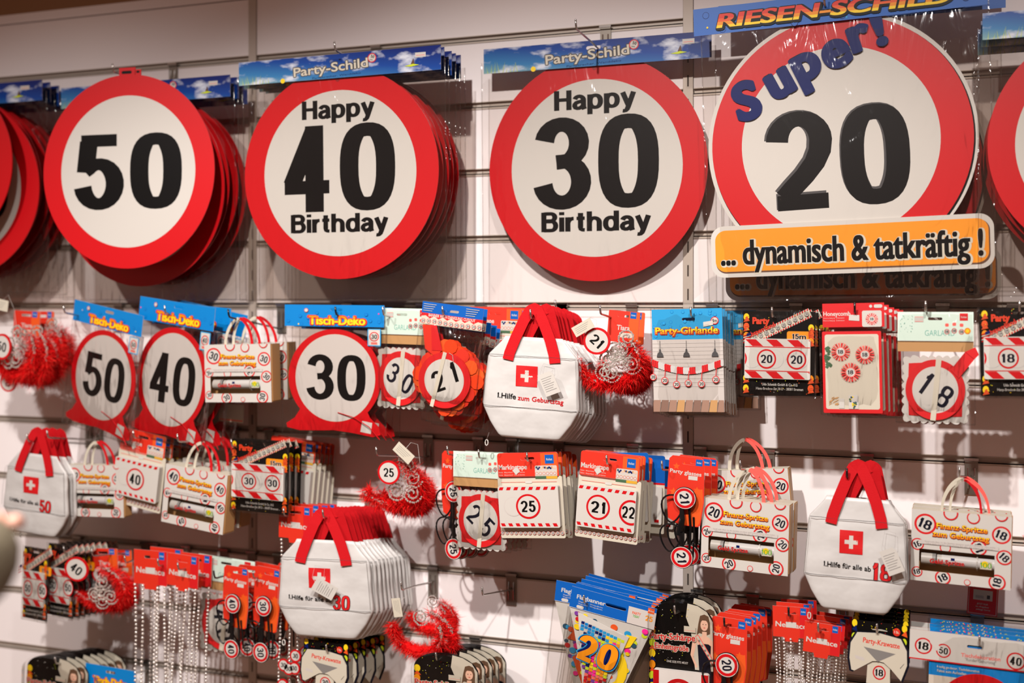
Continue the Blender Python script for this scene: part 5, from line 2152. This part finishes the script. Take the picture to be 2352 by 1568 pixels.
# ================================================================ ties on cards
def tie(num, label, group=None):
    t = thing('party_tie', label, 'tie', group)
    b = MB()
    b.holed(rect(-74, 74, -20, 84), [slot(0, 66, 40, 8)], 0, 1.2, 'black', 'black')
    o = b.build('backing_card', t)
    p = MB()
    for x in (-66, 64):
        p.lay(circ(x, 76, 7, 12, 9), 'yellow', 0)
        p.lay([(x - 7, 60), (x + 8, 56), (x + 4, 72)], 'navy' if x < 0 else 'orange', 0)
        p.lay(circ(x, 44, 7, 12, 9), 'lime', 0)
    p.lay(circ(44, 66, 9.5, 24), 'ored', 0)
    p.text('1 St.', 44, 66, 6, 'white', 0, fit=13)
    for i in range(20):
        p.lay(circ(RND.uniform(-50, 50), RND.uniform(60, 82), 1, 5), RND.choice(('lime', 'yellow', 'ored')), 0)
    p.build('card_print', o)
    C = [(-70, -34), (-76, -6), (-74, 30), (-58, 56), (0, 60), (56, 52), (72, 26), (74, -8), (60, -46), (34, -22), (14, -8), (0, -6), (-16, -8), (-36, -20), (-62, -36)]
    b = MB()
    b.prism([(x * 1.075, z * 1.06 - 2) for x, z in C], -5, -3, 'ink')
    b.prism(C, -8, -5, 'cream')
    o = b.build('collar', t)
    p = MB()
    p.text('Party-Krawatte', 6, 38, 12, 'ored', -8, fit=96, bold=2, rot=-3)
    p.lay([(-40, 24), (44, 16), (-2, -8)], 'grey', -8)
    p.lay([(-62, 2), (-38, -2), (-36, -10), (-60, -6)], 'palegrey', -8)
    p.lay([(56, -16), (66, -4), (66.6, -4.6), (57, -17)], 'ink', -8)
    p.build('collar_print', o)
    b = MB()
    b.prism([(-30, -62), (32, -62), (30, -12), (0, -2), (-28, -10)], -4.6, -2, 'cream')
    b.prism([(-26, -120), (30, -120), (30, -62), (-28, -62)], -3.6, -1, 'cream')
    o = b.build('tie_blade', t)
    p = MB()
    p.badge(3, -34, 17, num, 0, -4.6, seg=30, ring='red')
    p.build('blade_print', o)
    return t


def tp(t, cx, cy, w, h, d, roll=0):
    return fit(t, cx, cy, w, h, d, 152, 124, 22, roll, 0)


t = tie('18', 'white Party-Krawatte collar with 18 tie on a black card, in front')
tp(t, 2019, 1489, 134, 120, .19, -2)
stack(t, 4, .026, 'Party-Krawatte tie, {o} from the front', 'Party-Krawatte ties', 2, 2, 1, dz=.004)
hook(2014, 1434, .205, -4, 'wire hook holding the ties')
t = tie('30', 'white Party-Krawatte collar below the alle ab 30 bags')
tp(t, 748, 1522, 106, 98, .19, -2)
stack(t, 4, .035, 'Party-Krawatte tie below the alle ab 30 bags, {o} from the front', 'lower Party-Krawatte ties', 3, 3, 1, dx=.004)
hook(749, 1482, .205, -5, 'wire hook holding the ties below the alle ab 30 bags')


# ================================================================ round table decoration pack, lower right
def rund(label, group=None):
    t = thing('table_decoration_pack', label, 'decoration', group)
    b = MB()
    b.holed(rect(-142, 142, -36, 36), [slot(6, 10, 34, 7)], -9, -8, 'white', 'red')
    o = b.build('header_card', t)
    p = MB()
    p.lay(rect(-142, 142, -36, -33), 'red', -9)
    p.badge(-110, -2, 20, '18', -4, -9, seg=36, inner=.82)
    p.badge(-64, -8, 17, '50', -4, -9, seg=36, inner=.82)
    p.badge(98, -12, 21, '40', -4, -9, seg=36, inner=.82)
    p.text('Tischdekoration', 20, -12, 9, 'salmon', -9, fit=88, bold=1)
    p.text('"Runder Geburtstag"', 20, -22, 7, 'grey', -9, fit=70, bold=0)
    p.lay([(-96, 10), (-84, 14), (-70, -2), (-80, -10)], 'white', -9)
    p.build('header_print', o)
    b = MB()
    b.prism(rect(-96, 150, -240, 46), -5, 2, 'cyan')
    o = b.build('blue_card', t)
    p = MB()
    for i in range(46):
        x, z = RND.uniform(-94, 148), RND.uniform(37, 45)
        p.lay(circ(x, z, 1.6, 6), ('yellow', 'white', 'pink', 'lime')[i % 4], -5)
    p.text('4-teilig ge-decor, Tischdekoration', -30, -48, 6, 'white', -5, fit=96)
    p.text('Faltet zum Aufstellen', -44, -58, 6.4, 'white', -5, fit=66)
    p.lay(rect(-96, 150, -240, -70), 'pale', -5)
    p.lay(circ(22, -152, 98, 64), 'red', -5.5)
    p.lay(circ(22, -154, 74, 64), 'white', -5.5)
    p.build('card_print', o)
    bag(t, -100, 154, -244, 60, -13, 6, 4)
    return t


t = rund('wide white card reading Tischdekoration over a blue pack, in front')
fit(t, 2232, 1492, 290, 76, .19, 284, 72, 0, -1.5, 0, uni='x')
stack(t, 2, .04, 'blue table decoration pack behind the Tischdekoration one, {o} from the front', 'Tischdekoration packs', 2, 2, 1, dz=.002)
hook(2250, 1462, .21, -4, 'wire hook holding the Tischdekoration packs')
# blue packs low on the left
b = MB()
b.holed(rect(-80, 80, -60, 30), [slot(0, 14, 30, 7)], -1, 0, 'cyan', 'white')
t = thing('table_decoration', 'blue-headed pack at the bottom left, beside the sash packs', 'decoration')
o = b.build('header_card', t)
p = MB()
p.text('Tisch-Deko', 0, -14, 20, 'ored', -1, fit=110, bold=2, out='ored', ow=.1)
p.text('Tisch-Deko', 0, -14, 20, 'yellow', -1, fit=106, bold=2)
p.build('header_print', o)
fit(t, 254, 1566, 116, 70, .18, 160, 90, -15, -2, 0)
hook(219, 1552, .20, -6, 'wire hook holding the blue-headed pack at the bottom left')


# ================================================================ price cards and empty hook
def price(label, cx, cy, w, h, d, red=True):
    t = thing('price_card', label, 'card', 'price cards')
    b = MB()
    b.prism(rect(-30, 30, -32, 32), -1, 0, 'red2' if red else 'palegrey')
    o = b.build('card', t)
    p = MB()
    if red:
        for q in (rect(-28, -27, -30, 32), rect(27, 28, -30, 32), rect(-28, 28, -30, -29)):
            p.lay(q, 'cream', -1)
        p.lay(rect(-19, 19, 0, 22), 'cream', -1)
        for x in range(8):
            p.lay(rect(-14 + x * 2, -13 + x * 2, 4, 10), 'grey', -1)
        p.lay(rect(8, 14, 4, 12), 'dgrey', -1)
        p.text('JETZT NUR', 0, -8, 3.4, 'cream', -1, fit=22)
        p.text('im Angebot', 0, -14, 3.4, 'cream', -1, fit=26)
        p.text('solange Vorrat', 2, -20, 3.4, 'cream', -1, fit=28)
    else:
        p.lay(rect(-30, 30, -32, -18), 'cream', -1)
        p.lay(rect(-28, 28, -27, -23), 'pinkred', -1)
    p.build('print', o)
    return fit(t, cx, cy, w, h, d, 60, 64, 0, -3, 0)


price('dark red price card hanging under the 18 gift box', 2257, 1378, 70, 68, .10)
price('small grey label hanging under the 30 gift box', 532, 948, 56, 42, .12, False)
hook(1107, 1350, .16, -4, 'empty wire hook on the bare wall', bx=at(1176, 1350, 0).x)
hook(1275, 690, .05, 0, 'short clamp left of the 21 headbands')


# ================================================================ person at the left edge
def person():
    t = thing('person', 'person in a beige sleeve at the left edge, hand held up near the bags', 'person')
    fwd = Vector((-ST, CT, 0))
    rt = Vector((CT, ST, 0))
    base = CAM + fwd * .98 - rt * .79
    base.z = 0
    t.location = base
    t.rotation_euler = (0, 0, TH)
    t.scale = (.94, .94, .945)

    def skin(name, V, E, m, root=0, sub=2, parent=t):
        me = bpy.data.meshes.new(name)
        me.from_pydata([v[:3] for v in V], E, [])
        o = bpy.data.objects.new(name, me)
        COL.objects.link(o)
        o.parent = parent
        s_ = o.modifiers.new('skin', 'SKIN')
        for i, v in enumerate(V):
            me.skin_vertices[0].data[i].radius = (v[3], v[4] if len(v) > 4 else v[3])
            me.skin_vertices[0].data[i].use_root = (i == root)
        s_.use_smooth_shade = True
        q = o.modifiers.new('sub', 'SUBSURF')
        q.levels = q.render_levels = sub
        me.materials.append(M(m))
        return o
    mat('skinm', 0.5, rgb=(206, 156, 136))
    mat('trouser', 0.8, rgb=(44, 40, 44))
    mat('hairm', 0.7, rgb=(96, 80, 64))
    # body: pelvis, spine, neck, head, legs, arms
    V = [(0, 0, .93, .13, .10), (0, 0, 1.12, .12, .09), (0, 0, 1.32, .15, .10), (0, 0, 1.42, .07, .06), (0, .01, 1.50, .05), (0, .01, 1.58, .085, .10), (0, .01, 1.68, .075, .09),
         (-.10, 0, .86, .09), (-.11, .0, .48, .058), (-.11, -.01, .09, .04), (-.11, .12, .04, .035),
         (.10, 0, .86, .09), (.11, .0, .48, .058), (.11, -.01, .09, .04), (.11, .12, .04, .035),
         (-.19, 0, 1.36, .055), (-.25, -.02, 1.08, .042), (-.24, .10, .86, .03), (-.24, .12, .80, .028),
         (.19, 0, 1.36, .055), (.335, .0, 1.335, .042), (.315, .10, 1.34, .034), (.28, .19, 1.34, .028), (.265, .23, 1.345, .03)]
    E = [(0, 1), (1, 2), (2, 3), (3, 4), (4, 5), (5, 6), (0, 7), (7, 8), (8, 9), (9, 10), (0, 11), (11, 12), (12, 13), (13, 14), (2, 15), (15, 16), (16, 17), (17, 18), (2, 19), (19, 20), (20, 21), (21, 22), (22, 23)]
    body = skin('body', V, E, 'skinm')
    for side, hand, d0 in ((1, Vector((.262, .25, 1.348)), Vector((-.2, .9, .1))), (-1, Vector((-.24, .12, .79)), Vector((0, .1, -1)))):
        d0 = d0.normalized()
        for k, (off, L) in enumerate(((-.03, .06), (-.011, .075), (.009, .07), (.028, .055))):
            a = hand + Vector((off, 0, 0))
            V = [(a.x, a.y, a.z, .010), tuple(a + d0 * L * .5 + Vector((0, 0, -.004))) + (.009,), tuple(a + d0 * L + Vector((0, .0, -.016))) + (.007,)]
            skin('finger', V, [(0, 1), (1, 2)], 'skinm', sub=1)
        a = hand - d0 * .03 + Vector((-side * .03, 0, 0))
        V = [tuple(a) + (.011,), tuple(a + Vector((-side * .025, 0, 0)) + d0 * .03) + (.009,), tuple(a + Vector((-side * .03, 0, 0)) + d0 * .055) + (.008,)]
        skin('thumb', V, [(0, 1), (1, 2)], 'skinm', sub=1)
    V = [(0, 0, .88, .17, .125), (0, 0, 1.12, .155, .115), (0, 0, 1.33, .175, .12), (0, 0, 1.42, .10, .08), (-.20, 0, 1.37, .075), (-.26, -.02, 1.08, .062), (-.24, .08, .90, .05), (.20, 0, 1.37, .075), (.33, .0, 1.335, .062), (.315, .10, 1.34, .052), (.30, .15, 1.34, .046)]
    skin('jacket', V, [(0, 1), (1, 2), (2, 3), (2, 4), (4, 5), (5, 6), (2, 7), (7, 8), (8, 9), (9, 10)], 'fabric')
    V = [(0, 0, .92, .15, .11), (-.10, 0, .84, .10), (-.11, 0, .48, .075), (-.11, -.01, .12, .06), (.10, 0, .84, .10), (.11, 0, .48, .075), (.11, -.01, .12, .06)]
    skin('trousers', V, [(0, 1), (1, 2), (2, 3), (0, 4), (4, 5), (5, 6)], 'trouser')
    V = [(0, -.01, 1.66, .095, .11), (0, -.05, 1.60, .085, .09), (0, -.07, 1.50, .07, .05)]
    skin('hair', V, [(0, 1), (1, 2)], 'hairm', sub=1)
    for s_ in (-1, 1):
        b = MB()
        b.ball((s_ * 30, 105, 1605), 11, 'white', True)
        b.ball((s_ * 30, 113, 1605), 5, 'black', True)
        b.build('eye', t, smooth=True, kind='stuff')
        b = MB()
        b.ball((s_ * 84, 5, 1595), 14, 'skinm', True)
        b.build('ear', t, smooth=True)
    b = MB()
    b.tube([(0, 100, 1610), (0, 122, 1580), (0, 108, 1568)], [6, 12, 8], 'skinm', 8)
    b.build('nose', t, smooth=True)
    b = MB()
    b.tube([(-20, 98, 1548), (0, 106, 1546), (20, 98, 1548)], [2, 5, 2], 'salmon', 8)
    b.build('mouth', t, smooth=True)
    return t


person()
# numbers printed on the goods are spelled out in the labels
WORDS = {'18': 'eighteen', '20': 'twenty', '21': 'twenty-one', '25': 'twenty-five', '30': 'thirty', '40': 'forty', '50': 'fifty'}
for o in COL.objects:
    if 'label' in o:
        o['label'] = ' '.join(WORDS.get(q, WORDS.get(q.rstrip('s,'), q) + ('s' if q.endswith('s') and q[:-1] in WORDS else '') + (',' if q.endswith(',') and q[:-1] in WORDS else '')) for q in o['label'].split(' '))
for o in COL.objects:
    if o.type == 'EMPTY' and 'category' not in o:
        print('untagged', o.name)
